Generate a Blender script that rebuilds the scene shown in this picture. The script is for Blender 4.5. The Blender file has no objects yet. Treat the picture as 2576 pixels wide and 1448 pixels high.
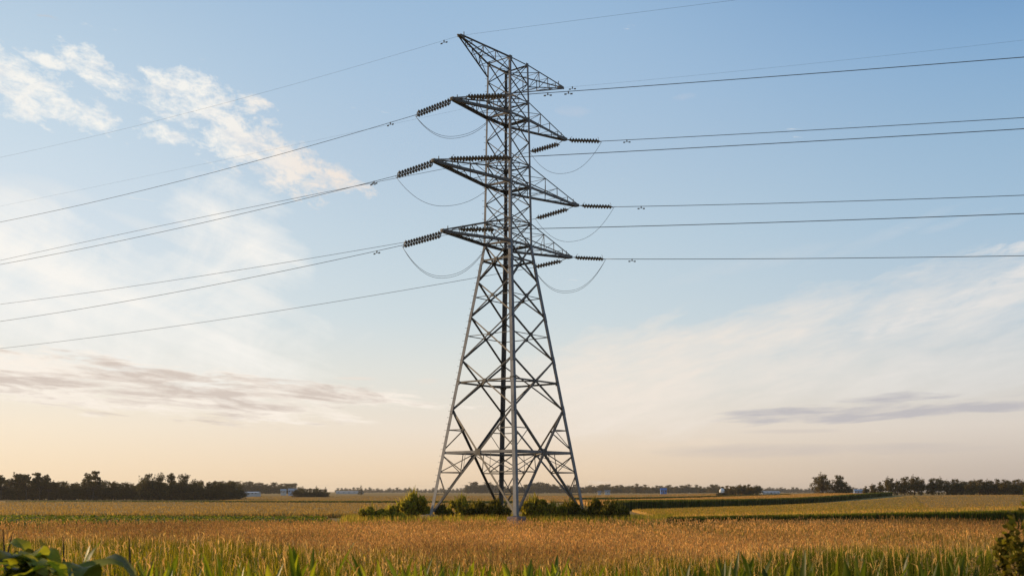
import bpy, math, random
import numpy as np
from mathutils import Vector, Matrix

random.seed(7)
C = bpy.context.scene.collection
S = bpy.context.scene
R = math.radians

# ------------------------------------------------------------------ camera
H = 2.2                       # eye height over the datum
F = 2700.0                    # focal length in reference pixels (2576 wide)
HORIZON = 1235.0
cam_d = bpy.data.cameras.new('camera')
cam = bpy.data.objects.new('camera', cam_d); C.objects.link(cam)
cam.location = (0, 0, H); cam.rotation_euler = (R(90), 0, 0)
cam_d.sensor_width = 36.0; cam_d.lens = 36.0*F/2576
cam_d.shift_y = (HORIZON-724)/2576
cam_d.clip_start = 0.1; cam_d.clip_end = 20000
cam_d.dof.use_dof = True; cam_d.dof.focus_distance = 85; cam_d.dof.aperture_fstop = 3.2
S.camera = cam
S.view_settings.view_transform = 'Standard'; S.view_settings.look = 'None'
S.view_settings.exposure = 0.0; S.view_settings.gamma = 1.0
try: S.cycles.use_denoising = True
except Exception: pass

# ------------------------------------------------------------------ sun and sky
SUN_AZ, SUN_EL = R(-62), R(11)
sd = bpy.data.lights.new('sun', 'SUN'); sd.energy = 5.0; sd.angle = R(0.5); sd.color = (1.0, 0.71, 0.41)
sun = bpy.data.objects.new('sun', sd); C.objects.link(sun)
sv = Vector((math.sin(SUN_AZ)*math.cos(SUN_EL), math.cos(SUN_AZ)*math.cos(SUN_EL), math.sin(SUN_EL)))
sun.rotation_euler = (-sv).to_track_quat('-Z', 'Y').to_euler()
sun.location = (-60, 20, 60)

def srgb(r, g, b):
    f = lambda c: (c/255/12.92) if c <= 10.3 else ((c/255+0.055)/1.055)**2.4
    return (f(r), f(g), f(b), 1.0)

W = bpy.data.worlds.new('World'); S.world = W; W.use_nodes = True
nt = W.node_tree; nt.nodes.clear()
L = nt.links
def nn(t, **kw):
    n = nt.nodes.new(t)
    for k, v in kw.items(): setattr(n, k, v)
    return n
def m(op, a, b=None, c=None, clamp=False):
    n = nn('ShaderNodeMath', operation=op); n.use_clamp = clamp
    for i, v in enumerate((a, b, c)):
        if v is None: continue
        if isinstance(v, (int, float)): n.inputs[i].default_value = v
        else: L.new(v, n.inputs[i])
    return n.outputs[0]
def mixc(fac, a, b):
    n = nn('ShaderNodeMix', data_type='RGBA')
    for s, v in ((n.inputs[0], fac), (n.inputs[6], a), (n.inputs[7], b)):
        if isinstance(v, (int, float)): s.default_value = v
        elif isinstance(v, tuple): s.default_value = v
        else: L.new(v, s)
    return n.outputs[2]
tc = nn('ShaderNodeTexCoord'); sep = nn('ShaderNodeSeparateXYZ'); L.new(tc.outputs['Generated'], sep.inputs[0])
AZ = m('ARCTAN2', sep.outputs[0], sep.outputs[1])
EL = m('ARCSINE', sep.outputs[2])
def azel(px, py):
    return math.atan((px-1288)/F), math.atan((HORIZON-py)/math.hypot(F, px-1288))
def el_of(py): return math.atan((HORIZON-py)/F)
def ramp(stops):
    n = nn('ShaderNodeValToRGB'); cr = n.color_ramp
    top = R(60)
    stops = sorted(stops, key=lambda s: -s[0])
    pts = [(max(0.0, el_of(py)/top), srgb(*c)) for py, c in stops]
    while len(cr.elements) > 1: cr.elements.remove(cr.elements[-1])
    cr.elements[0].position = pts[0][0]; cr.elements[0].color = pts[0][1]
    for p, c in pts[1:]:
        e = cr.elements.new(p); e.color = c
    L.new(m('DIVIDE', EL, top), n.inputs[0])
    return n.outputs[0]
rl = ramp([(1235, (247, 222, 186)), (1190, (248, 226, 195)), (1080, (247, 233, 213)), (950, (236, 234, 228)), (800, (229, 235, 238)), (600, (216, 228, 238)), (400, (203, 221, 235)), (200, (190, 212, 230)), (0, (174, 200, 224)), (-700, (105, 145, 185))])
rc = ramp([(1235, (242, 213, 178)), (1180, (243, 219, 190)), (1080, (240, 227, 212)), (940, (227, 228, 223)), (800, (208, 221, 227)), (600, (194, 213, 226)), (400, (180, 203, 224)), (200, (168, 196, 223)), (0, (157, 189, 220)), (-700, (95, 135, 180))])
rr = ramp([(1235, (196, 182, 174)), (1180, (204, 191, 181)), (1080, (224, 214, 205)), (940, (214, 216, 216)), (800, (188, 206, 220)), (600, (166, 195, 219)), (400, (150, 184, 214)), (200, (131, 171, 210)), (0, (105, 151, 199)), (-700, (70, 115, 165))])
fl = m('SMOOTHSTEP', 0, 0) if False else None
def sstep(x, lo, hi):
    n = nn('ShaderNodeMapRange', interpolation_type='SMOOTHSTEP')
    L.new(x, n.inputs[0]); n.inputs[1].default_value = lo; n.inputs[2].default_value = hi
    return n.outputs[0]
base = mixc(sstep(AZ, -0.50, -0.02), rl, rc)
base = mixc(sstep(AZ, -0.02, 0.52), base, rr)
sky = nn('ShaderNodeTexSky'); sky.sky_type = 'NISHITA'; sky.sun_disc = False
sky.sun_elevation = SUN_EL; sky.sun_rotation = SUN_AZ; sky.altitude = 100; sky.air_density = 1.2; sky.dust_density = 1.5
nis = nn('ShaderNodeVectorMath', operation='SCALE'); L.new(sky.outputs[0], nis.inputs[0]); nis.inputs[3].default_value = 0.12
col = mixc(0.92, nis.outputs[0], base)

def noise(rot, sx, sy, detail=8, rough=0.6, dist=0.0, seed=0.0):
    c, s = math.cos(rot), math.sin(rot)
    u = m('ADD', m('MULTIPLY', AZ, c*sx), m('MULTIPLY', EL, -s*sx))
    v = m('ADD', m('MULTIPLY', AZ, s*sy), m('MULTIPLY', EL, c*sy))
    cb = nn('ShaderNodeCombineXYZ'); L.new(u, cb.inputs[0]); L.new(v, cb.inputs[1]); cb.inputs[2].default_value = seed
    n = nn('ShaderNodeTexNoise'); L.new(cb.outputs[0], n.inputs['Vector'])
    n.inputs['Scale'].default_value = 1.0; n.inputs['Detail'].default_value = detail
    n.inputs['Roughness'].default_value = rough; n.inputs['Distortion'].default_value = dist
    return n.outputs[0]
def ell(px, py, rx, ry, deg=0.0):
    """soft ellipse round a direction; deg tilts it, positive = falling to the right"""
    a0, e0 = azel(px, py); t = R(deg); c, s = math.cos(t), math.sin(t)
    da = m('SUBTRACT', AZ, a0); de = m('SUBTRACT', EL, e0)
    u = m('SUBTRACT', m('MULTIPLY', da, c), m('MULTIPLY', de, s))
    v = m('ADD', m('MULTIPLY', da, s), m('MULTIPLY', de, c))
    u = m('MULTIPLY', u, F/rx); v = m('MULTIPLY', v, F/ry)
    r2 = m('ADD', m('MULTIPLY', u, u), m('MULTIPLY', v, v))
    return m('SUBTRACT', 1.0, r2, clamp=False)
def union(masks):
    o = masks[0]
    for k in masks[1:]: o = m('MAXIMUM', o, k)
    return m('MAXIMUM', o, -1.5)
def cover(mask, nz, kn, thr, gain):
    v = m('ADD', m('MULTIPLY', mask, 1.0), m('MULTIPLY', m('SUBTRACT', nz, 0.5), kn))
    return m('MULTIPLY', m('SUBTRACT', v, thr), gain, clamp=True)

# thin left-hand cirrus veil
nz = noise(R(20), 6, 44, 9, 0.6, 0.45, 3.1)
nz2 = noise(R(-35), 11, 17, 9, 0.62, 0.4, 8.2)
veil = union([ell(80, 745, 640, 200, 10), ell(575, 665, 200, 170, 45), ell(540, 560, 70, 75, 60), ell(20, 640, 420, 130, 12)])
cv = m('MULTIPLY', cover(veil, m('ADD', m('MULTIPLY', nz, 0.42), m('MULTIPLY', nz2, 0.58)), 6.0, -0.2, 0.6), 0.93)
col = mixc(cv, col, srgb(250, 247, 241))
tail = union([ell(700, 770, 170, 30, 24), ell(420, 590, 200, 22, 14), ell(90, 480, 160, 40, 5)])
col = mixc(m('MULTIPLY', cover(tail, nz, 2.2, 0.1, 0.6), 0.5), col, srgb(243, 240, 235))
# cumulus patches, upper left
cn = noise(R(12), 30, 56, 12, 0.66, 0.35, 1.7)
cn2 = noise(R(8), 85, 150, 8, 0.66, 0.3, 5.5)
cmix = m('ADD', m('MULTIPLY', cn, 0.6), m('MULTIPLY', cn2, 0.4))
cum = union([ell(10, 190, 130, 62, 32), ell(130, 240, 150, 42, 20), ell(245, 180, 95, 34, 26), ell(378, 180, 36, 14, 12),
             ell(100, 146, 60, 14, 10), ell(500, 272, 155, 72, 12), ell(580, 335, 190, 72, 28), ell(690, 405, 190, 62, 22), ell(815, 438, 110, 42, 18), ell(925, 480, 30, 18, 10), ell(430, 340, 80, 26, 0), ell(640, 275, 60, 34, 25)])
cc = cover(cum, cmix, 8.5, -0.02, 0.72)
warm = mixc(sstep(AZ, -0.30, -0.14), srgb(248, 246, 240), srgb(243, 231, 220))
shade = mixc(m('MULTIPLY', sstep(noise(R(10), 40, 70, 6, 0.6, 0.0, 9.4), 0.48, 0.68), 0.55), warm, srgb(214, 219, 226))
col = mixc(m('MULTIPLY', cc, 0.93), col, shade)
# mauve stratus bank low on the left
sn = noise(R(4), 13, 85, 10, 0.62, 0.35, 2.2)
sn2 = noise(R(4), 20, 130, 9, 0.64, 0.3, 6.6)
bank = union([ell(160, 955, 480, 64, 4), ell(480, 985, 430, 58, 4), ell(800, 992, 300, 26, 3)])
col = mixc(m('MULTIPLY', cover(bank, sn2, 7.0, -0.25, 0.8), 0.85), col, srgb(253, 243, 231))
col = mixc(m('MULTIPLY', cover(bank, m('ADD', m('MULTIPLY', sn, .6), m('MULTIPLY', sn2, .4)), 11.0, 0.28, 0.75), 0.85), col, srgb(207, 193, 183))
col = mixc(m('MULTIPLY', cover(union([ell(1075, 958, 40, 9, -4), ell(900, 951, 60, 5, 0)]), sn2, 2.0, 0.1, 0.8), 0.5), col, srgb(240, 225, 212))
# broad pinkish cirrus to the right, rising to the right edge
rn = noise(R(-17), 8, 30, 8, 0.58, 0.35, 4.4)
rn2 = noise(R(-12), 26, 95, 9, 0.64, 0.35, 7.7)
rmix = m('ADD', m('MULTIPLY', rn, 0.6), m('MULTIPLY', rn2, 0.4))
big = union([ell(1720, 940, 440, 130, -8), ell(2060, 870, 500, 120, -16), ell(2500, 780, 280, 80, -20), ell(1560, 985, 320, 110, 0), ell(2350, 930, 320, 70, -6)])
rcol = mixc(sstep(AZ, 0.08, 0.45), srgb(243, 232, 220), srgb(228, 226, 223))
col = mixc(m('MULTIPLY', cover(big, rmix, 5.5, -0.25, 0.6), 0.88), col, rcol)
col = mixc(m('MULTIPLY', cover(union([ell(2430, 740, 200, 26, -17), ell(2560, 690, 120, 20, -22), ell(2300, 800, 220, 22, -12), ell(2540, 625, 90, 14, -6)]), rn2, 6.0, 0.25, 0.8), 0.6), col, srgb(232, 229, 226))
col = mixc(m('MULTIPLY', cover(union([ell(2220, 595, 220, 20, -17), ell(2400, 560, 120, 14, -12), ell(1900, 660, 260, 26, -10)]), rn2, 2.4, 0.25, 0.5), 0.28), col, srgb(225, 224, 226))
col = mixc(m('MULTIPLY', cover(union([ell(1722, 243, 34, 9, -5), ell(1440, 280, 50, 14, 5)]), cn2, 2.2, 0.1, 0.6), 0.3), col, srgb(215, 212, 218))
# slate streak low on the right
gn = noise(R(-3), 9, 75, 8, 0.6, 0.3, 12.2)
gs = union([ell(2250, 1030, 380, 26, -2), ell(2500, 1015, 260, 24, -5), ell(1980, 1036, 170, 12, -1), ell(2280, 1000, 160, 16, -2)])
col = mixc(m('MULTIPLY', cover(gs, gn, 7.0, 0.2, 0.9), 0.75), col, srgb(183, 181, 188))
low = union([ell(1900, 1132, 330, 20, 0), ell(2300, 1128, 240, 16, 0), ell(2000, 1085, 130, 8, 0)])
col = mixc(m('MULTIPLY', cover(low, gn, 2.6, 0.1, 0.8), 0.42), col, srgb(188, 181, 182))
col = mixc(m('MULTIPLY', cover(union([ell(1640, 1118, 60, 14, 0), ell(1780, 1112, 70, 14, 0)]), cn2, 3.0, 0.2, 0.9), 0.3), col, srgb(243, 224, 203))
# below the horizon the dome takes the colour of the fields' bounce
col = mixc(sstep(EL, -0.02, -0.12), col, (0.10, 0.075, 0.04, 1))
sc10 = nn('ShaderNodeVectorMath', operation='SCALE'); L.new(col, sc10.inputs[0]); sc10.inputs[3].default_value = 10.0
bg = nn('ShaderNodeBackground'); L.new(sc10.outputs[0], bg.inputs[0]); bg.inputs[1].default_value = 0.1
wo = nn('ShaderNodeOutputWorld'); L.new(bg.outputs[0], wo.inputs[0])

# ------------------------------------------------------------------ helpers
def tag(o, label=None, cat=None, group=None, kind=None):
    if label: o['label'] = label
    if cat: o['category'] = cat
    if group: o['group'] = group
    if kind: o['kind'] = kind
    return o
def empty(name, loc, rz=0.0):
    o = bpy.data.objects.new(name, None); C.objects.link(o)
    o.location = loc; o.rotation_euler = (0, 0, rz); o.empty_display_size = 0.3
    return o
def link(name, mesh, parent=None):
    o = bpy.data.objects.new(name, mesh); C.objects.link(o)
    if parent: o.parent = parent
    return o
def copy_tree(o, parent=None):
    c = o.copy(); C.objects.link(c); c.parent = parent
    for ch in list(o.children): copy_tree(ch, c)
    return c
def np_mesh(name, V, Q, mats, col=None, mi=None, smooth=False):
    """mesh from numpy arrays; Q holds quads"""
    V = np.asarray(V, np.float32).reshape(-1, 3); Q = np.asarray(Q, np.int32).reshape(-1, 4)
    me = bpy.data.meshes.new(name)
    me.vertices.add(len(V)); me.vertices.foreach_set('co', V.ravel())
    me.loops.add(Q.size); me.loops.foreach_set('vertex_index', Q.ravel())
    me.polygons.add(len(Q)); me.polygons.foreach_set('loop_start', np.arange(0, Q.size, 4, dtype=np.int32))
    try: me.polygons.foreach_set('loop_total', np.full(len(Q), 4, np.int32))
    except Exception: pass
    for mt in (mats if isinstance(mats, (list, tuple)) else [mats]): me.materials.append(mt)
    if mi is not None: me.polygons.foreach_set('material_index', np.asarray(mi, np.int32))
    if col is not None:
        a = me.color_attributes.new('Col', 'FLOAT_COLOR', 'POINT')
        c4 = np.ones((len(V), 4), np.float32); c4[:, :3] = col
        a.data.foreach_set('color', c4.ravel())
    if smooth: me.polygons.foreach_set('use_smooth', np.ones(len(Q), bool))
    me.update(); me.validate()
    return me
class MB:
    """collects bars, boxes and tubes into one mesh"""
    def __init__(s): s.v = []; s.f = []
    def prism(s, p, q, prof, e1, e2):
        n = len(s.v); k = len(prof)
        for c in (p, q):
            for a, b in prof: s.v.append(c+e1*a+e2*b)
        for i in range(k):
            j = (i+1) % k; s.f.append((n+i, n+j, n+k+j, n+k+i))
        s.f.append(tuple(range(n+k-1, n-1, -1))); s.f.append(tuple(range(n+k, n+2*k)))
    def angle(s, p, q, w, out, t=None):
        """rolled steel angle from p to q, its heel towards `out`"""
        p, q, out = Vector(p), Vector(q), Vector(out)
        d = (q-p).normalized(); o = (out-d*out.dot(d))
        if o.length < 1e-4: o = d.orthogonal()
        o.normalize(); r = d.cross(o)
        a = (r-o).normalized(); b = (-r-o).normalized()
        t = t or w*0.13
        s.prism(p, q, [(0, 0), (w, 0), (w, t), (t, t), (t, w), (0, w)], a, b)
    def flat(s, p, q, w, nrm, t=None):
        """angle lying against a face: one leg in the face, one along -nrm"""
        p, q, nrm = Vector(p), Vector(q), Vector(nrm)
        d = (q-p).normalized(); n_ = (nrm-d*nrm.dot(d)).normalized(); r = d.cross(n_)
        t = t or w*0.14
        s.prism(p-r*w/2, q-r*w/2, [(0, 0), (w, 0), (w, t), (t, t), (t, w), (0, w)], r, -n_)
    def box(s, c, x, y, z, sx, sy, sz):
        c = Vector(c); n = len(s.v)
        for k in (-1, 1):
            for a, b in ((-1, -1), (1, -1), (1, 1), (-1, 1)):
                s.v.append(c+x*(a*sx/2)+y*(b*sy/2)+z*(k*sz/2))
        for f in ((3, 2, 1, 0), (4, 5, 6, 7), (0, 1, 5, 4), (1, 2, 6, 5), (2, 3, 7, 6), (3, 0, 4, 7)):
            s.f.append(tuple(n+i for i in f))
    def tube(s, pts, rad, k=6, cap=True):
        pts = [Vector(p) for p in pts]; n0 = len(s.v)
        if not isinstance(rad, (list, tuple)): rad = [rad]*len(pts)
        up = None
        for i, p in enumerate(pts):
            d = (pts[min(i+1, len(pts)-1)]-pts[max(i-1, 0)]).normalized()
            if up is None: up = d.orthogonal().normalized()
            up = (up-d*up.dot(d)).normalized(); sd_ = d.cross(up)
            for j in range(k):
                a = 2*math.pi*j/k; s.v.append(p+(up*math.cos(a)+sd_*math.sin(a))*rad[i])
        for i in range(len(pts)-1):
            for j in range(k):
                a = n0+i*k+j; b = n0+i*k+(j+1) % k; s.f.append((a, b, b+k, a+k))
        if cap:
            s.f.append(tuple(n0+j for j in range(k-1, -1, -1)))
            e = n0+(len(pts)-1)*k; s.f.append(tuple(e+j for j in range(k)))
    def build(s, name, mat, parent=None, smooth=False, origin=None):
        me = bpy.data.meshes.new(name)
        o3 = Vector(origin) if origin is not None else Vector((0, 0, 0))
        me.from_pydata([tuple(v-o3) for v in s.v], [], s.f); me.materials.append(mat)
        if smooth:
            for p in me.polygons: p.use_smooth = True
        me.update()
        o = link(name, me, parent)
        if origin is not None: o.location = o3
        return o
def mat(name, colr, rough=0.8, metal=0.0, var=0.25, scale=4.0, spec=0.3, col2=None, bump=0.0, stretch=None):
    mt = bpy.data.materials.new(name); mt.use_nodes = True; t = mt.node_tree; b = t.nodes['Principled BSDF']
    tcn = t.nodes.new('ShaderNodeTexCoord'); no = t.nodes.new('ShaderNodeTexNoise')
    no.inputs['Scale'].default_value = scale; no.inputs['Detail'].default_value = 8; no.inputs['Roughness'].default_value = 0.65
    if stretch:
        mp = t.nodes.new('ShaderNodeMapping'); mp.inputs['Scale'].default_value = stretch
        t.links.new(tcn.outputs['Object'], mp.inputs[0]); t.links.new(mp.outputs[0], no.inputs['Vector'])
    else: t.links.new(tcn.outputs['Object'], no.inputs['Vector'])
    rp = t.nodes.new('ShaderNodeValToRGB'); rp.color_ramp.elements[0].position = 0.32; rp.color_ramp.elements[1].position = 0.68
    c2 = col2 or tuple(min(1, c*(1+var)) for c in colr); c1 = colr if col2 else tuple(c*(1-var) for c in colr)
    rp.color_ramp.elements[0].color = (*c1, 1); rp.color_ramp.elements[1].color = (*c2, 1)
    t.links.new(no.outputs[0], rp.inputs[0]); t.links.new(rp.outputs[0], b.inputs['Base Color'])
    b.inputs['Roughness'].default_value = rough; b.inputs['Metallic'].default_value = metal
    b.inputs['Specular IOR Level'].default_value = spec
    if bump:
        bp = t.nodes.new('ShaderNodeBump'); bp.inputs['Strength'].default_value = bump
        t.links.new(no.outputs[0], bp.inputs['Height']); t.links.new(bp.outputs[0], b.inputs['Normal'])
    return mt
def leafmat(name, trans=0.45, rough=0.55, spec=0.3, tint=(1, 1, 1), tboost=1.3):
    """leaf or straw: diffuse sheen plus light through the blade; colour from the mesh's own variation"""
    mt = bpy.data.materials.new(name); mt.use_nodes = True; t = mt.node_tree; b = t.nodes['Principled BSDF']
    at = t.nodes.new('ShaderNodeAttribute'); at.attribute_name = 'Col'
    mu = t.nodes.new('ShaderNodeMix'); mu.data_type = 'RGBA'; mu.blend_type = 'MULTIPLY'; mu.inputs[0].default_value = 1
    t.links.new(at.outputs['Color'], mu.inputs[6]); mu.inputs[7].default_value = (*tint, 1)
    t.links.new(mu.outputs[2], b.inputs['Base Color'])
    b.inputs['Roughness'].default_value = rough; b.inputs['Specular IOR Level'].default_value = spec
    tr = t.nodes.new('ShaderNodeBsdfTranslucent')
    m2 = t.nodes.new('ShaderNodeMix'); m2.data_type = 'RGBA'; m2.blend_type = 'MULTIPLY'; m2.inputs[0].default_value = 1; m2.clamp_result = False
    t.links.new(mu.outputs[2], m2.inputs[6]); m2.inputs[7].default_value = (tboost, tboost, tboost*0.7, 1)
    t.links.new(m2.outputs[2], tr.inputs[0])
    mx = t.nodes.new('ShaderNodeMixShader'); mx.inputs[0].default_value = trans
    t.links.new(b.outputs[0], mx.inputs[1]); t.links.new(tr.outputs[0], mx.inputs[2])
    t.links.new(mx.outputs[0], t.nodes['Material Output'].inputs[0])
    return mt

# ------------------------------------------------------------------ terrain
KY = np.array([-400, 0, 8, 20, 30, 45, 70, 86, 100, 150, 200, 300, 450, 700, 900, 1300, 2000, 3000, 9000, 20000.])
KZ = np.array([.6, .5, .42, 0, -.35, -.62, -.72, -.58, -.52, -.7, -.9, -1.2, -1.5, -.9, -.4, -.4, -1.2, -2, -2, -2])
def ss(x, a, b):
    t = np.clip((np.asarray(x, float)-a)/(b-a), 0, 1); return t*t*(3-2*t)
def tz(x, y):
    x = np.asarray(x, float); y = np.asarray(y, float)
    z = np.interp(y, KY, KZ)
    z = z+2.1*ss(x, 20, 190)*ss(y, 120, 460)*(1-ss(y, 600, 1300))
    z = z+0.12*np.sin(x*0.021+1.3)*np.sin(y*0.013+.4)*ss(y, 100, 200)*(1-ss(y, 500, 900))
    return z
def tzf(x, y): return float(tz(x, y))
def X_of(px, y): return (px-1288)/F*y
def Z_of(py, y): return H+(HORIZON-py)/F*y

def grid_mesh(name, xs, ys, mt):
    X, Y = np.meshgrid(xs, ys); Z = tz(X, Y)
    V = np.stack([X, Y, Z], -1).reshape(-1, 3); nx, ny = len(xs), len(ys)
    i = np.arange(nx-1)[None, :]+np.arange(ny-1)[:, None]*nx
    Q = np.stack([i, i+1, i+nx+1, i+nx], -1).reshape(-1, 4)
    return np_mesh(name, V, Q, mt, smooth=True)
g_ground = mat('field_soil', (0.29, 0.175, 0.05), 0.95, scale=1.0, col2=(0.39, 0.235, 0.07), stretch=(0.006, 0.03, 1), spec=0.05)
t_ = np.linspace(-1, 1, 121); xs = np.sign(t_)*(np.abs(t_)*90+np.abs(t_)**6*7900)
ys = np.unique(np.concatenate([np.linspace(-300, 0, 12), np.linspace(0, 110, 75), np.geomspace(110, 900, 90), np.geomspace(900, 9000, 40)]))
gr = link('ground', grid_mesh('ground', xs, ys, g_ground)); tag(gr, kind='structure')

# ------------------------------------------------------------------ blades, leaves
rng = np.random.default_rng(11)
def blades(P, h, lean, w, k=3, prof=None, az=None, dz=0.0):
    """upright strips: P base points, h heights, lean sideways reach; returns V, Q, tips, dirs"""
    N = len(P); az = rng.uniform(0, 2*np.pi, N) if az is None else az
    t = np.linspace(0, 1, k+1)
    d = np.stack([np.cos(az), np.sin(az), np.zeros(N)], 1)
    fa = rng.uniform(-0.9, 0.9, N)                 # strips face any way round
    sdv = np.stack([np.cos(fa), np.sin(fa), np.zeros(N)], 1)
    c = P[:, None, :]+np.array([0, 0, 1.])*(h[:, None]*t)[:, :, None]*1.0+d[:, None, :]*(lean[:, None]*t**2)[:, :, None]
    c[:, :, 2] -= dz*(np.abs(lean)[:, None]*t**3)
    pr = np.ones(k+1) if prof is None else np.array(prof)
    hw = (w[:, None]*pr)[:, :, None]*sdv[:, None, :]*0.5
    V = np.stack([c-hw, c+hw], 2)                  # N,k+1,2,3
    b = (np.arange(N)*(k+1)*2)[:, None]+np.arange(k)[None, :]*2
    Q = np.stack([b, b+1, b+3, b+2], -1)
    return V.reshape(-1, 3), Q.reshape(-1, 4), c[:, -1], d
def pick(N, pal, var=0.25):
    pal = np.array(pal); c = pal[rng.integers(0, len(pal), N)]
    return np.clip(c*(1+rng.uniform(-var, var, (N, 1))), 0, 1)
def join(parts):
    V, Q, Cc, o = [], [], [], 0
    for v, q, c in parts:
        V.append(v); Q.append(q+o); Cc.append(c); o += len(v)
    return np.concatenate(V), np.concatenate(Q), np.concatenate(Cc)
def quads(P, size, col, flat=0.0):
    """leaf-sized faces at any tilt"""
    N = len(P); a = rng.normal(size=(N, 3)); a /= np.linalg.norm(a, axis=1)[:, None]
    b = rng.normal(size=(N, 3)); b[:, 2] *= (1-flat); a[:, 2] *= (1-flat)
    a /= np.linalg.norm(a, axis=1)[:, None]
    b -= a*(a*b).sum(1)[:, None]; b /= np.linalg.norm(b, axis=1)[:, None]
    s = size[:, None]*rng.uniform(0.6, 1.3, (N, 1))
    V = np.stack([P-a*s*.6, P-b*s*.38, P+a*s*.6, P+b*s*.38], 1).reshape(-1, 3)
    Q = np.arange(N*4).reshape(N, 4)
    return V, Q, np.repeat(col, 4, 0)

straw = leafmat('ripe_straw', 0.45, 0.7, 0.15, tboost=1.5)
greenb = leafmat('green_blade', 0.55, 0.55, 0.12, tboost=1.7)
leafm = leafmat('bush_leaf', 0.45, 0.6, 0.08)
treem = leafmat('tree_leaf', 0.32, 0.6, 0.12, tboost=1.5)
bark = mat('bark', (0.05, 0.038, 0.026), 0.9, scale=3)

# ------------------------------------------------------------------ grain field in front of the tower
def edge_of(px):   # where the tall grass gives way to grain
    return 39-10*ss(px, 250, 1150)-6*ss(px, 1000, 1500)+1.5*np.sin(px*.013)+4*ss(px, 1700, 2200)+7*np.exp(-((px-1640)/110)**2)+6*np.exp(-((px-985)/60)**2)
_w = [(rng.uniform(0, 6.28), f, rng.uniform(0, 6.28)) for f in (.12, .17, .3, .45, .7, 1.1, 1.6, 2.3) for _ in (0, 1)]
def patchy(x, y): # slow random swell over the field, about -1 to 1
    return sum(np.sin((x*math.cos(a)+y*math.sin(a)*.6)*f+p)/(1+f) for a, f, p in _w)/3.2
def wheat():
    parts = []
    def area(n, y0, y1):
        u = rng.uniform(0, 1, n); y = y0+(y1-y0)*u
        x = rng.uniform(-1, 1, n)*(0.52*y+5)
        px = 1288+F*x/y
        k = (y > edge_of(px)+rng.normal(0, 2, n)) | (rng.uniform(0, 1, n) < .05+.25*ss(px, 500, 1100)*ss(-px, -1900, -1500))
        k &= rng.uniform(0, 1, n) < .72+.45*patchy(x*1.7+9, y*1.7)
        x, y = x[k], y[k]
        return np.stack([x, y, tz(x, y)], 1)
    for n, y0, y1, wf in ((38000, 20, 34, 1.0), (46000, 34, 50, 1.3), (64000, 50, 79.8, 1.8)):
        P = area(n, y0, y1); N = len(P)
        patch = patchy(P[:, 0], P[:, 1])
        h = rng.normal(0.64, 0.10, N)+0.10*patch+.25*(rng.uniform(0, 1, N) < .03); lean = np.abs(rng.normal(0.05, 0.09, N))+.1*np.clip(patch, 0, 1); az = rng.uniform(0, 6.28, N)
        w = rng.uniform(.006, .011, N)*wf
        tone = np.clip(1+.38*patchy(P[:, 0]*.8+31, P[:, 1]*.55), .5, 1.5)[:, None]
        green = (rng.uniform(0, 1, N) < (0.16+0.40*ss(-P[:, 1], -46, -24)+.15*patch))
        cs = pick(N, [(.36, .20, .055), (.42, .24, .07), (.28, .155, .04), (.36, .18, .06)])
        cs[green] = pick(int(green.sum()), [(.22, .20, .035), (.16, .16, .03), (.28, .22, .045)])
        V, Q, tip, d = blades(P, h, lean, w, 3, (1, .9, .75, .5), az)
        parts.append((V, Q, np.repeat(cs, 8, 0)))
        # seed heads: loose drooping panicles
        for rep in range(2):
            hh = rng.uniform(.07, .17, N); hw = rng.uniform(.012, .03, N)*wf
            V, Q, _, _ = blades(tip-np.array([0, 0, .03+.07*rep]), hh, rng.uniform(.02, .10, N), hw, 2, (.25, 1, .15), az+rng.normal(0, 1.0, N), .5)
            parts.append((V, Q, np.repeat(tone*pick(N, [(.47, .24, .085), (.40, .20, .065), (.54, .30, .115), (.33, .155, .055), (.42, .20, .08)]), 6, 0)))
        # leaf blades below the heads
        sel = rng.uniform(0, 1, N) < .7; n2 = int(sel.sum()); P2 = P[sel]
        V, Q, _, _ = blades(P2, rng.uniform(.35, .62, n2), rng.uniform(.05, .22, n2), rng.uniform(.010, .018, n2)*wf, 3, (.8, 1, .8, .1), None, .3)
        parts.append((V, Q, np.repeat(pick(n2, [(.28, .17, .045), (.20, .16, .03), (.12, .13, .018), (.36, .21, .06)]), 8, 0)))
    V, Q, Cc = join(parts)
    o = link('grain_crop', np_mesh('grain_crop', V, Q, straw, Cc))
    tag(o, 'ripe reddish gold grain standing across the whole field before the pylon', 'grain', kind='stuff')
wheat()

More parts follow.
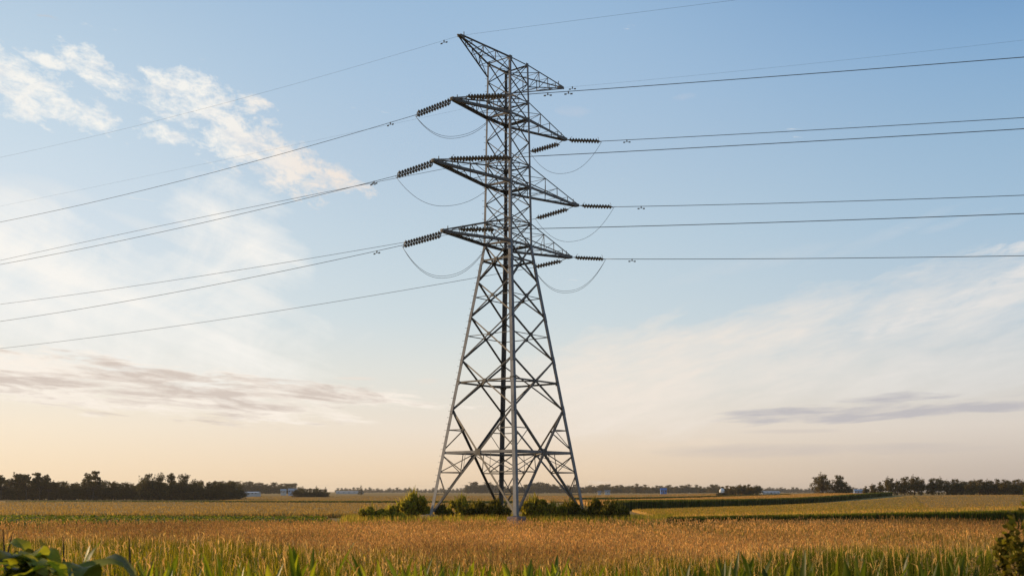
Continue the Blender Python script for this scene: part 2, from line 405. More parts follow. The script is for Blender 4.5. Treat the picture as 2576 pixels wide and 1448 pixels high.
def tall_grass():
    parts = []
    n = 150000
    y = 11+29*rng.uniform(0, 1, n)**1.15; x = rng.uniform(-1, 1, n)*(0.52*y+2)
    px = 1288+F*x/y
    edge = edge_of(px)
    dens = 0.42+0.58*np.maximum(ss(-px, -1250, -550), ss(px, 1650, 2050))
    keep = (y < edge+rng.normal(0, 2.0, n)) & (rng.uniform(0, 1, n) < dens)
    x, y, px = x[keep], y[keep], px[keep]; N = len(x)
    P = np.stack([x, y, tz(x, y)], 1)
    left = ss(-px, -1150, -500); right = ss(px, 1500, 2100)
    h = rng.uniform(.6, 1.08, N)*(0.84+0.32*left+.32*right)
    ya = pick(N, [(.165, .14, .006), (.24, .185, .009), (.085, .085, .005), (.32, .21, .015), (.055, .055, .004), (.03, .033, .003), (.12, .115, .006)])
    dk = pick(N, [(.065, .08, .007), (.09, .10, .009), (.045, .055, .005), (.13, .125, .012)])
    mixr = np.clip(right*1.0+rng.normal(0, .18, N), 0, 1)[:, None]
    V, Q, tip, d = blades(P, h, rng.uniform(.02, .28, N), rng.uniform(.010, .024, N), 4, (.8, 1, .9, .6, .06), None, .35)
    parts.append((V, Q, np.repeat((ya*(1-mixr)+dk*mixr)*np.clip(1+.4*patchy(P[:, 0]*2.5, P[:, 1]*2.5), .5, 1.5)[:, None], 10, 0)))
    # straw coloured seed stalks among them
    s = rng.uniform(0, 1, N) < .03+.05*(1-np.maximum(left, right)); n2 = int(s.sum())
    V, Q, tip, d = blades(P[s], h[s]*rng.uniform(.95, 1.2, n2), rng.uniform(.02, .2, n2), rng.uniform(.005, .009, n2), 3, (1, .9, .8, .6))
    parts.append((V, Q, np.repeat(pick(n2, [(.44, .27, .10), (.5, .33, .14)]), 8, 0)))
    for rep in range(3):
        V, Q, _, _ = blades(tip-np.array([0, 0, .04*rep+.02]), rng.uniform(.05, .13, n2), rng.uniform(.02, .09, n2), rng.uniform(.010, .02, n2), 2, (.3, 1, .1), None, .5)
        parts.append((V, Q, np.repeat(pick(n2, [(.42, .24, .09), (.48, .29, .12), (.30, .17, .06)]), 6, 0)))
    V, Q, Cc = join(parts)
    o = link('tall_grass', np_mesh('tall_grass', V, Q, greenb, Cc))
    tag(o, 'tall yellow green grass along the near edge of the grain', 'grass', kind='stuff')
tall_grass()

# ------------------------------------------------------------------ fields beyond: canopy sheets with standing blades
def canopy(name, label, cat, F0, F1, B0, B1, hgt, sheet, pal, nbl, bh, bw, nu=60, nv=16, leafy=False, mt=None, side=0, taper=1.0, spal=None):
    """a standing crop over a four-cornered plot: closed canopy with sides down to the soil, blades on top"""
    u = np.linspace(0, 1, nu); v = np.linspace(0, 1, nv)
    F0, F1, B0, B1 = (np.array(p, float) for p in (F0, F1, B0, B1))
    def at(uu, vv):
        return (F0*(1-uu)[..., None]+F1*uu[..., None])*(1-vv)[..., None]+(B0*(1-uu)[..., None]+B1*uu[..., None])*vv[..., None]
    UU, VV = np.meshgrid(u, v); XY = at(UU, VV)
    Z = tz(XY[..., 0], XY[..., 1])+hgt*(taper+(1-taper)*UU)*(1+0.06*rng.normal(size=UU.shape))
    top = np.concatenate([XY, Z[..., None]], -1).reshape(-1, 3)
    i = np.arange(nu-1)[None, :]+np.arange(nv-1)[:, None]*nu
    Q = [np.stack([i, i+1, i+nu+1, i+nu], -1).reshape(-1, 4)]
    V = [top]; off = len(top)
    loop = list(range(nu))+[k*nu+nu-1 for k in range(1, nv)]+[(nv-1)*nu+k for k in range(nu-2, -1, -1)]+[k*nu for k in range(nv-2, 0, -1)]
    low = top[loop].copy(); low[:, 2] = tz(low[:, 0], low[:, 1])-0.1
    n = len(loop); li = np.array(loop); j = np.arange(n)
    Q.append(np.stack([off+j, off+(j+1) % n, li[(j+1) % n], li[j]], -1)); V.append(low)
    V = np.concatenate(V); Q = np.concatenate(Q); nq = len(Q)
    cols = [np.full((len(V), 3), .1)]; mi = [np.zeros(nq, int)]
    # blades, sown so that the far end is not denser in the view than the near
    m_ = nbl*4; uu = rng.uniform(0, 1, m_); vv = rng.uniform(0, 1, m_); pp = at(uu, vv)
    wt = 1/np.maximum(pp[:, 1], 20)**1.6; keep = rng.uniform(0, 1, m_) < wt/wt.max()
    pp = pp[keep][:nbl]; uu = uu[keep][:nbl]
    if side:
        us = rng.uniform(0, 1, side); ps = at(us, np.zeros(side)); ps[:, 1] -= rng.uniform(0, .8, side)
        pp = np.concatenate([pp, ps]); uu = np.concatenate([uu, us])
    N = len(pp); P = np.stack([pp[:, 0], pp[:, 1], tz(pp[:, 0], pp[:, 1])], 1)
    dist = np.maximum(pp[:, 1], 60)/85
    hgt = hgt*(taper+(1-taper)*uu)
    if leafy:
        P[:, 2] += hgt*rng.uniform(.75, 1.15, N)
        v2, q2, c2 = quads(P, bw*np.ones(N)*dist, pick(N, pal), .2)
    else:
        h = (hgt+bh*rng.uniform(.3, 1, N)); 
        Pb = P.copy(); start = hgt*0.5
        if side: start[-side:] = 0
        Pb[:, 2] += start
        v2, q2, _, _ = blades(Pb, h-start, rng.uniform(0, .12, N)*dist, bw*dist*rng.uniform(.6, 1.4, N), 2, (1, 1, .2))
        cc = pick(N, pal)
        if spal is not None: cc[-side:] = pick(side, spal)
        c2 = np.repeat(cc, 6, 0)
    V2, Q2, C2 = join([(V, Q, cols[0]), (v2, q2, c2)])
    mi = np.concatenate([np.zeros(nq, int), np.ones(len(q2), int)])
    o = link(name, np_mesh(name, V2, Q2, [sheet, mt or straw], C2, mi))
    return tag(o, label, cat, kind='stuff')

sh_gold = mat('gold_canopy', (.28, .15, .038), .9, scale=1, col2=(.39, .215, .058), stretch=(.05, .12, 1), spec=.05, bump=.4)
sh_olive = mat('olive_canopy', (.22, .165, .028), .9, scale=1, col2=(.36, .235, .05), stretch=(.03, .10, 1), spec=.05, bump=.4)
sh_green = mat('green_canopy', (.05, .06, .010), .9, scale=1, col2=(.08, .09, .016), stretch=(.3, .3, 1), spec=.05)
sh_tan = mat('tan_canopy', (.25, .145, .035), .9, scale=1, col2=(.36, .21, .055), stretch=(.02, .10, 1), spec=.05, bump=.4)
GOLD = [(.44, .23, .06), (.38, .195, .05), (.50, .27, .08)]
OLIVE = [(.24, .19, .022), (.32, .22, .036), (.18, .155, .016)]
GREEN = [(.11, .13, .010), (.16, .17, .015), (.07, .085, .008), (.22, .19, .025)]
TAN = [(.32, .185, .048), (.27, .155, .038), (.37, .22, .06)]
DKC = [(.05, .06, .010), (.075, .08, .014), (.11, .10, .02), (.035, .042, .008)]

FIELD = [(.38, .21, .042), (.32, .185, .036), (.44, .24, .054), (.25, .165, .03)]
sh_field = mat('golden_olive_canopy', (.26, .15, .030), .9, scale=1, col2=(.36, .20, .044), stretch=(.03, .10, 1), spec=.05, bump=.4)
canopy('soybean_rows', 'green soybean strip behind the left end of the grain', 'crop', (-62, 80), (-13, 80), (-80, 106), (-17, 98), .42, sh_green, GREEN, 16000, .2, .22, leafy=True, mt=leafm)
canopy('grass_verge', 'dull olive grass around and behind the bushes', 'grass', (-13, 80.5), (26, 81), (-17, 112), (34, 112), .2, sh_olive, OLIVE, 26000, .35, .03, mt=straw)
canopy('barley_field', 'wide tan field left behind the soybeans', 'crop', (-84, 108), (-5, 112), (-200, 300), (-10, 290), .35, sh_tan, TAN, 26000, .25, .05, side=2500)
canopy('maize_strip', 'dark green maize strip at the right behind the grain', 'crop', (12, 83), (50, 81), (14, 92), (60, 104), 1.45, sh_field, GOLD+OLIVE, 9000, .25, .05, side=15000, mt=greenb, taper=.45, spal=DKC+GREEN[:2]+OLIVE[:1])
canopy('meadow', 'golden olive field between the two maize strips', 'crop', (15, 113), (44, 110), (17, 152), (150, 400), .3, sh_field, FIELD+OLIVE, 24000, .2, .04)
canopy('maize_band', 'long dark maize band slanting up to the right horizon', 'crop', (15, 156), (152, 430), (16, 166), (158, 452), 1.3, sh_green, DKC, 5000, .35, .07, side=12000, mt=greenb)
canopy('golden_field', 'golden field behind the slanting maize band', 'crop', (16, 168), (153, 454), (18, 330), (155, 520), .9, sh_gold, GOLD, 22000, .25, .06, side=3000)
canopy('right_field', 'golden field in front of the right tree line', 'crop', (40, 110.3), (130, 100), (143, 388), (330, 452), .27, sh_field, FIELD+GOLD[:1], 30000, .23, .045)
canopy('dark_hedge_row', 'thin dark hedge row across the far left field', 'hedge', (-150, 318), (0, 322), (-152, 322), (0, 327), .55, sh_green, DKC, 2500, .3, .08, leafy=False, mt=greenb, taper=.45)
canopy('far_strip', 'thin dark stubble line in the far right field', 'crop', (18, 335), (120, 470), (18, 339), (124, 476), 1.1, sh_green, DKC, 2000, .3, .07, mt=greenb, taper=1.3)
canopy('stubble_field', 'far tan field left of the pylon under the distant woods', 'crop', (-96, 345), (10, 345), (-165, 690), (10, 690), .25, sh_tan, TAN, 14000, .2, .06)
canopy('oat_field', 'far golden field right of the pylon under the distant woods', 'crop', (12, 345), (110, 484), (14, 690), (150, 690), .3, sh_gold, GOLD+TAN, 12000, .2, .06, side=2000)

# ------------------------------------------------------------------ lattice tower
steel = mat('weathered_galvanised_steel', (.10, .103, .11), .5, .4, col2=(.19, .19, .195), scale=1.3, spec=.4)
steel_d = mat('brown_weathered_steel', (.07, .064, .056), .55, .35, col2=(.13, .122, .11), scale=2.0, spec=.35)
concrete = mat('concrete', (.20, .125, .10), .9, scale=6, col2=(.31, .21, .17), bump=.3)
YC, XC = 87.7, -0.33
def lev(py): return H+(HORIZON-py)*YC/F
Z_TOP, Z_BEND, Z_BASE = lev(163), lev(622), 0.30
A_TOP, A_BEND, A_BASE = 52*YC/F, 62*YC/F, 197*YC/F
def half(z):
    return A_BEND+(A_TOP-A_BEND)*(z-Z_BEND)/(Z_TOP-Z_BEND) if z > Z_BEND else A_BASE+(A_BEND-A_BASE)*(z-Z_BASE)/(Z_BEND-Z_BASE)
ROT = R(6.0)
DIRS = {'front': Vector((math.sin(ROT), -math.cos(ROT), 0)), 'left': Vector((-math.cos(ROT), -math.sin(ROT), 0)),
        'back': Vector((-math.sin(ROT), math.cos(ROT), 0)), 'right': Vector((math.cos(ROT), math.sin(ROT), 0))}
def CN(k, z): return Vector((XC, YC, z))+DIRS[k]*half(z)
tower = empty('transmission_tower', (XC, YC, tzf(XC, YC)))
tag(tower, 'tall grey steel lattice transmission tower with four tiers of arms standing among bushes', 'pylon')
def tp(mb, name, mt, parent=tower):
    """build a tower part from world coordinates"""
    o = mb.build(name, mt)
    for i, v in enumerate(o.data.vertices): v.co = v.co-Vector(tower.location)
    o.parent = parent
    return o
levels_up = [lev(p) for p in (163, 210, 257, 300, 358, 417, 470, 517, 563, 618)]
levels_lo = [lev(p) for p in (618, 710, 798, 907, 1031)]
ring_z = [lev(p) for p in (163, 257, 300, 417, 470, 563, 618)]
FACES = [('left', 'front'), ('front', 'right'), ('right', 'back'), ('back', 'left')]

legs = {}
for k in ('front', 'left', 'back', 'right'):
    mb = MB(); out = DIRS[k]
    mb.angle(CN(k, Z_BASE-.02), CN(k, lev(676)), .30, out, .03)
    mb.angle(CN(k, lev(676)), CN(k, lev(618)), .27, out, .028)
    mb.angle(CN(k, lev(618)), CN(k, lev(417)), .21, out, .024)
    mb.angle(CN(k, lev(417)), CN(k, Z_TOP+.08), .17, out, .02)
    # splice plates
    for z in (lev(1031), lev(907), lev(798), lev(676), lev(470), lev(300)):
        p = CN(k, z); a = (CN(k, z+.5)-CN(k, z-.5)).normalized()
        for s in (1, -1):
            e = (Vector((0, 0, 1)).cross(out)*s-out).normalized()
            w = .26 if z < lev(650) else .16
            n_ = a.cross(e).normalized()
            mb.box(p+e*w*.55, a, e, n_, .75 if z < lev(650) else .45, w, .07)
    mb.box(CN(k, Z_BASE+.03), Vector((1, 0, 0)), Vector((0, 1, 0)), Vector((0, 0, 1)), .62, .62, .05)
    legs[k] = tp(mb, 'leg', steel)
    mb = MB(); b = CN(k, Z_BASE); z0 = tzf(b.x, b.y)-.35
    x_, y_ = (DIRS['front']+DIRS['right']).normalized(), (DIRS['right']-DIRS['front']).normalized()
    hgt = Z_BASE+.004-z0
    mb.box((b.x, b.y, z0+hgt/2), x_, y_, Vector((0, 0, 1)), 1.05, 1.05, hgt)
    f = tp(mb, 'footing', concrete)
    bv = f.modifiers.new('bevel', 'BEVEL'); bv.width = .05; bv.segments = 2
# climbing pegs on the left leg
peg_me = None
z = 3.0; i = 0
while z < Z_TOP-.6:
    p = CN('left', z); out = DIRS['left']; t_v = Vector((0, 0, 1)).cross(out)*(1 if i % 2 else -1)
    dirp = (out*.8+t_v*.6).normalized()
    mb = MB(); base_p = p-out*.02
    mb.tube([base_p, base_p+dirp*.19], .012, 5); mb.tube([base_p+dirp*.185, base_p+dirp*.205], .024, 6)
    tp(mb, 'step_bolt', steel_d, legs['left'])
    z += .52; i += 1

def face_mid(a, b, z): return (CN(a, z)+CN(b, z))/2
for a, b in FACES:
    nrm = (DIRS[a]+DIRS[b]).normalized()
    def fp(t, z, off=0.0): # a point on the face: t 0 at leg a, 1 at leg b
        return CN(a, z).lerp(CN(b, z), t)-nrm*off
    bars = []
    def bar(z, off, w, g=0.0, mt=steel_d):
        hz = MB(); hz.flat(fp(.015, z, off), fp(.985, z, off), w, nrm)
        if g:
            for t in ((.06, .94) if half(z) < 3 else (.035, .965)):
                hz.box(fp(t, z, .015), (CN(b, z)-CN(a, z)).normalized(), Vector((0, 0, 1)), nrm, g, g, .02)
        bars.append((hz, mt))
    for z in ring_z: bar(z, .03, .19 if z in (ring_z[2], ring_z[4], ring_z[6]) else .09, .30)
    def cross_z(zl, zu):
        wl, wu = half(zl), half(zu); return zl+(zu-zl)*wl/(wl+wu)
    zx = [cross_z(l, u) for u, l in zip(levels_lo[:-1], levels_lo[1:])]
    zb = cross_z(Z_BASE+.3, levels_lo[-1])
    bar(zx[0], .03, .15, .34); bar(zx[3], .03, .14, .34)
    for q in (zx[1], zx[2]): bar(q, .12, .06)
    hz = MB(); hz.flat(fp(.01, zb, .03), fp(.99, zb, .03), .2, nrm)
    face = tp(hz, 'face_lattice', steel)
    for hz, mt_ in bars: tp(hz, 'horizontal_brace', mt_, face)
    for u, l in list(zip(levels_up[:-1], levels_up[1:])):
        mb = MB(); w = .07
        mb.flat(fp(.03, l, .035), fp(.97, u, .035), w, nrm); mb.flat(fp(.97, l, .075), fp(.03, u, .075), w, nrm)
        tp(mb, 'cross_brace', steel_d, face)
    for u, l in list(zip(levels_lo[:-1], levels_lo[1:])):
        mb = MB(); w = .115
        mb.flat(fp(.015, l, .035), fp(.985, u, .035), w, nrm); mb.flat(fp(.985, l, .085), fp(.015, u, .085), w, nrm)
        zc = cross_z(l, u); mb.box(fp(.5, zc, .02), (CN(b, zc)-CN(a, zc)).normalized(), Vector((0, 0, 1)), nrm, .3, .3, .02)
        tp(mb, 'cross_brace', steel_d, face)
    # splayed bottom bay: long diagonals with secondary bars
    mb = MB(); u, l = levels_lo[-1], Z_BASE+.3
    mb.flat(fp(.03, l, .035), fp(.985, u, .035), .16, nrm); mb.flat(fp(.97, l, .085), fp(.015, u, .085), .16, nrm)
    mb.box(fp(.5, zb, .02), (CN(b, zb)-CN(a, zb)).normalized(), Vector((0, 0, 1)), nrm, .55, .5, .025)
    def diag(side, z): # t on the long diagonal, on the leg-a or leg-b half of the face at height z
        lo, up = Vector(fp(.03, l)), Vector(fp(.985, u)); f_ = (z-l)/(u-l)
        pa = lo.lerp(up, f_)
        lo2, up2 = Vector(fp(.97, l)), Vector(fp(.015, u)); pb = lo2.lerp(up2, f_)
        wdir = (CN(b, z)-CN(a, z)); ta = (pa-CN(a, z)).dot(wdir)/wdir.length_squared; tb = (pb-CN(a, z)).dot(wdir)/wdir.length_squared
        return min(ta, tb) if side == 0 else max(ta, tb)
    z1, z2, z3, z4 = lev(1082), lev(1188), lev(1243), lev(1160)
    for sd_ in (0, 1):
        e = 0.012 if sd_ == 0 else .988
        for (ta, za, tb, zb_, w) in ((e, z1, diag(sd_, z1), z1, .075), (diag(sd_, z1), z1, e, zb+.25, .07),
                                     (e, z2, diag(sd_, z2), z2, .09), (e, zb-.25, diag(sd_, z2), z2, .07),
                                     (diag(sd_, z2), z2, diag(sd_, z2)*1.0, zb, .05), (e, z2-.15, diag(sd_, z3), z3, .06), (e, z3, diag(sd_, z3), z3, .06)):
            mb.flat(fp(ta, za, .06), fp(tb, zb_, .06), w, nrm)
    tp(mb, 'bottom_brace', steel_d, face)
# plan bracing inside
for z in [zb, zx[3], zx[0]]+ring_z[1:]:
    mb = MB()
    mids = [face_mid(a, b, z)-(DIRS[a]+DIRS[b]).normalized()*.06 for a, b in FACES]
    w = .09 if z < Z_BEND else .05
    for i in range(4): mb.flat(mids[i], mids[(i+1) % 4], w, (0, 0, 1))
    if z > Z_BEND-.2:
        mb.flat(CN('left', z)-Vector((-.1, 0, 0)), CN('right', z)-Vector((.1, 0, 0)), w, (0, 0, 1))
        mb.flat(CN('front', z)-Vector((0, -.1, .05)), CN('back', z)-Vector((0, .1, .05)), w, (0, 0, 1))
    tp(mb, 'plan_bracing', steel_d)
for k in DIRS: # hip bars behind each leg of the splayed bay
    p = CN(k, lev(1188)); mb = MB()
    for a, b in FACES:
        if k in (a, b):
            q = face_mid(a, b, zb); mb.flat(p-DIRS[k]*.05, q-(DIRS[a]+DIRS[b]).normalized()*.1, .06, DIRS[k])
    tp(mb, 'hip_brace', steel_d)

# ---- arms: their tips are read off the photograph and set at their true distance
def on_axis(px, py, side):
    """point on the arm axis (45 degrees to the view) seen at this pixel column and row"""
    ax = Vector((-.665, -.747, 0)) if side < 0 else Vector((.665, .747, 0))
    k = (px-1288)/F; t = (k*YC-XC)/(ax.x-k*ax.y)
    y = YC+ax.y*t
    return Vector((XC+ax.x*t, y, Z_of(py, y)))
TIPS = {'EL': on_axis(1157, 90, -1), 'ER': on_axis(1413, 221, 1), 'L1': on_axis(1140, 249, -1), 'R1': on_axis(1420, 350, 1),
        'L2': on_axis(1093, 404, -1), 'R2': on_axis(1450, 516, 1), 'L3': on_axis(1116, 580, -1), 'R3': on_axis(1433, 646, 1)}
ARMZ = {'EL': (163, 196), 'ER': (163, 217), 'L1': (257, 300), 'R1': (257, 300), 'L2': (417, 470), 'R2': (417, 470), 'L3': (563, 618), 'R3': (563, 618)}
for key, T in TIPS.items():
    ca, cb = ('left', 'front') if key[1] == 'L' or key[0] == 'L' else ('right', 'back')
    zu, zl = lev(ARMZ[key][0]), lev(ARMZ[key][1])
    mb = MB(); earth = key[0] == 'E'
    wl, wu, wb = (.08, .10, .038) if earth else (.21, .09, .038)
    ends = {}
    side = (DIRS[ca]-DIRS[cb]).normalized()*.12
    for c, s in ((ca, 1), (cb, -1)):
        Tl = T+side*s; out = side*s+Vector((0, 0, -.1))
        mb.flat(CN(c, zl), Tl-Vector((0, 0, .06)), wl, side*s); mb.flat(CN(c, zu), Tl+Vector((0, 0, .08)), wu, side*s)
        pl = [CN(c, zl).lerp(Tl, f) for f in (0, .3, .55, .78)]; pu = [CN(c, zu).lerp(Tl, f) for f in (0, .3, .55, .78)]
        for i in (1, 2, 3):
            mb.flat(pl[i], pu[i], wb*1.2, side*s)
            if i < 3: mb.flat(pl[i-1], pu[i], wb, side*s)
        ends[c] = (pl, pu)
    for lvl in (0, 1):
        A, B = ends[ca][lvl], ends[cb][lvl]
        for i in (1, 2, 3): mb.flat(A[i], B[i], wb, (0, 0, 1))
        for i in ((0, 1, 2) if lvl == 0 else (0, 1)): mb.flat(A[i] if i % 2 else B[i], B[i+1] if i % 2 else A[i+1], wb, (0, 0, 1))
    arm = tp(mb, 'earth_wire_arm' if earth else 'cross_arm', steel_d)
    pb = MB(); ax = (T-Vector((XC, YC, T.z))).normalized(); sx = ax.cross(Vector((0, 0, 1)))
    L_ = .5 if earth else 1.0
    pb.box(T-ax*L_*.30, ax, sx, Vector((0, 0, 1)), L_, .34, .16 if earth else .22); pb.box(T+ax*.12, ax, sx, Vector((0, 0, 1)), .3, .12, .1)
    pb.tube([T-ax*.45+Vector((0, 0, .1)), T-ax*.45+Vector((0, 0, .45))], .035, 6)
    tp(pb, 'tip_plate', steel_d, arm)

# ------------------------------------------------------------------ insulators, conductors, jumpers
DL = Vector((-.85, .527, 0)).normalized(); DR = Vector((.90, -.436, 0)).normalized()
def along(P0, d, px, py):
    k = (px-1288)/F; s = (k*P0.y-P0.x)/(d.x-k*d.y); y = P0.y+d.y*s
    return Vector((P0.x+d.x*s, y, Z_of(py, y))), s
porcelain = mat('brown_glazed_porcelain', (.075, .058, .035), .3, scale=5, col2=(.13, .105, .065), spec=.6)
fitting = mat('fitting_steel', (.17, .165, .155), .45, .6, scale=5, spec=.5)
wire_m = mat('aluminium_conductor', (.07, .072, .075), .5, .4, scale=2, spec=.4)
NAMES = {'L1': 'the top left arm', 'R1': 'the top right arm', 'L2': 'the long middle left arm', 'R2': 'the long middle right arm', 'L3': 'the lowest left arm', 'R3': 'the lowest right arm', 'EL': 'the left peak', 'ER': 'the right peak'}
STR = { # string: first disc seen at, string end seen at
 ('L1', 'l'): ((1131, 256), (1051, 287)), ('L1', 'r'): ((1180, 244), (1268, 241)), ('R1', 'l'): ((1402, 363), (1340, 381)), ('R1', 'r'): ((1434, 353), (1506, 355)),
 ('L2', 'l'): ((1086, 411), (1002, 440)), ('L2', 'r'): ((1137, 400), (1282, 396)), ('R2', 'l'): ((1424, 527), (1354, 548)), ('R2', 'r'): ((1466, 518), (1537, 520)),
 ('L3', 'l'): ((1107, 590), (1018, 615)), ('L3', 'r'): ((1160, 577), (1240, 577)), ('R3', 'l'): ((1408, 657), (1348, 671)), ('R3', 'r'): ((1449, 648), (1516, 651))}
ENDS = {}
for (k, sd_), (pa, pb_) in STR.items():
    d = DL if sd_ == 'l' else DR; T = TIPS[k]
    A, _ = along(T, d, *pa); B, _ = along(T, d, *pb_)
    dv = (B-A).normalized(); perp = dv.cross(Vector((0, 0, 1))).normalized(); upv = perp.cross(dv)
    off = (upv*.15+perp*.05) if (k[0] == 'L' and sd_ == 'l') else perp*.2
    root = empty('insulator_string', A)
    tag(root, ('paired brown disc insulator string reaching left from ' if sd_ == 'l' else 'paired brown disc insulator string reaching right from ')+NAMES[k], 'insulator', 'insulator strings on the pylon arms')
    length = (B-A).length; n = max(9, int(round(length/.26)))
    for s in (1, -1):
        mb = MB(); o_ = off*s
        mb.tube([o_, o_+dv*length], .035, 6)
        for i in range(n):
            c0 = o_+dv*(length*(i+.5)/n); r_ = .145
            mb.tube([c0-dv*.06, c0-dv*.035, c0+dv*.025, c0+dv*.07], [r_*.4, r_, r_*.92, r_*.3], 10)
        mb.build('disc_stack', porcelain, root, smooth=False)
    for q, end in ((Vector((0, 0, 0)), 0), (dv*length, 1)):
        mb = MB(); offn = off.normalized()
        mb.box(q+dv*(.06 if end else -.06), dv, offn, dv.cross(offn), .10, off.length*2+.16, .03)
        mb.build('yoke_plate', fitting, root)
    mb = MB(); mb.tube([T-A, dv*-.06], .028, 6); mb.build('link_rod', fitting, root)
    mb = MB()
    for q, g in ((Vector((0, 0, 0)), -1), (dv*length, 1)):
        mb.tube([q, q+upv*.22-dv*g*.04, q+upv*.34-dv*g*.14], .016, 5)
    mb.tube([Vector((0, 0, 0)), dv*(length+.30)], .02, 6)
    mb.build('arcing_horn', fitting, root)
    ENDS[(k, sd_)] = B+dv*.3
WIRE = {('EL', 'l'): ((410, 300), (0, 396)), ('ER', 'l'): ((762, 360), (0, 519)), ('L1', 'l'): ((524, 437), (0, 558.6)), ('R1', 'l'): ((524, 543), (0, 655)),
        ('L2', 'l'): ((524, 557), (0, 665)), ('R2', 'l'): ((524, 691), (0, 765)), ('L3', 'l'): ((524, 719), (0, 808)), ('R3', 'l'): ((524, 808), (0, 876)),
        ('EL', 'r'): ((1500, 45), (1854, 0)), ('ER', 'r'): ((2015, 163), (2576, 101)), ('L1', 'r'): ((1968, 191), (2576, 144)), ('R1', 'r'): ((2015, 329), (2576, 296)),
        ('L2', 'r'): ((2015, 357), (2576, 324)), ('R2', 'r'): ((2015, 509.5), (2576, 491)), ('L3', 'r'): ((2015, 557), (2576, 537)), ('R3', 'r'): ((2015, 650), (2576, 643))}
def wire_z(P0, d, a, b):
    (Pa, sa), (Pb, sb) = along(P0, d, *a), along(P0, d, *b)
    M = np.array([[sa, sa*sa], [sb, sb*sb]]); c = np.linalg.solve(M, np.array([Pa.z-P0.z, Pb.z-P0.z]))
    return c, sb
CUR = {}
for (k, sd_), (a, b) in WIRE.items():
    d = DL if sd_ == 'l' else DR; earth = k[0] == 'E'
    P0 = TIPS[k].copy() if earth else ENDS[(k, sd_)]
    c, sb = wire_z(P0, d, a, b); far = sb+(55 if sd_ == 'l' else 45)
    f = lambda s: P0+d*s+Vector((0, 0, c[0]*s+c[1]*s*s))
    CUR[(k, sd_)] = f, P0, d, c
    rad = .0065 if earth else (.019 if sd_ == 'l' else .024)
    if k == 'ER': rad = .005
    mb = MB(); mb.tube([f(far*i/60)-P0 for i in range(61)], rad, 6, True)
    o = mb.build('earth_wire' if earth else 'conductor', wire_m, None, True); o.location = P0
    tag(o, ('thin earth wire' if earth else 'dark conductor')+(' running off to the left from ' if sd_ == 'l' else ' running off to the right from ')+NAMES[k], 'cable', 'wires strung from the pylon')
# jumper loops under the arms
for k, sag, twin in (('L1', 2.3, 1), ('R1', 2.3, 0), ('L2', 2.9, 0), ('R2', 2.5, 0), ('L3', 2.9, 1), ('R3', 2.4, 1)):
    A, B = ENDS[(k, 'l')], ENDS[(k, 'r')]
    pts = []
    mb = MB()
    for tw in ((0, 1) if twin else (0,)):
        pts = [A.lerp(B, t)-A-Vector((0, 0, (sag+.16*tw)*(1-abs(2*t-1)**2.3)+.12*tw*0)) for t in [i/30 for i in range(31)]]
        mb.tube(pts, .015, 6)
    o = mb.build('jumper_cable', wire_m, None, True); o.location = A
    tag(o, 'slack jumper loop hanging under '+NAMES[k], 'cable', 'jumper loops under the arms')
# vibration dampers clamped on the wires
for key, px in ((('EL', 'l'), 1117), (('L1', 'l'), 982), (('L2', 'l'), 941), (('L3', 'l'), 948), (('R1', 'r'), 1577), (('R2', 'r'), 1613), (('R3', 'r'), 1590), (('L1', 'r'), 1378), (('L1', 'r'), 1430), (('R1', 'l'), 938), (('ER', 'r'), 1440)):
    f, P0, d, c = CUR[key]; k_ = (px-1288)/F; s = (k_*P0.y-P0.x)/(d.x-k_*d.y); p = f(s)
    t_v = (f(s+.1)-f(s-.1)).normalized(); dn = Vector((0, 0, -1))
    root = empty('vibration_damper', p); mb = MB()
    mb.box(dn*.07, t_v, t_v.cross(dn), dn, .08, .06, .2); mb.tube([dn*.17-t_v*.27, dn*.15, dn*.17+t_v*.27], .012, 5)
    mb.build('clamp', fitting, root)
    for s_ in (-1, 1):
        w = MB(); q = dn*.19+t_v*s_*.24; w.tube([q-t_v*.09, q-t_v*.07, q+t_v*.07, q+t_v*.09], [.03, .055, .055, .03], 8); w.build('weight', fitting, root)
    where = 'left' if key[1] == 'l' else 'right'
    near = {1378: ', nearer the tower', 1430: ', farther out'}.get(px, '')
    tag(root, 'small dumbbell damper on the '+where+' wire of '+NAMES[key[0]]+near, 'damper', 'dampers on the wires')

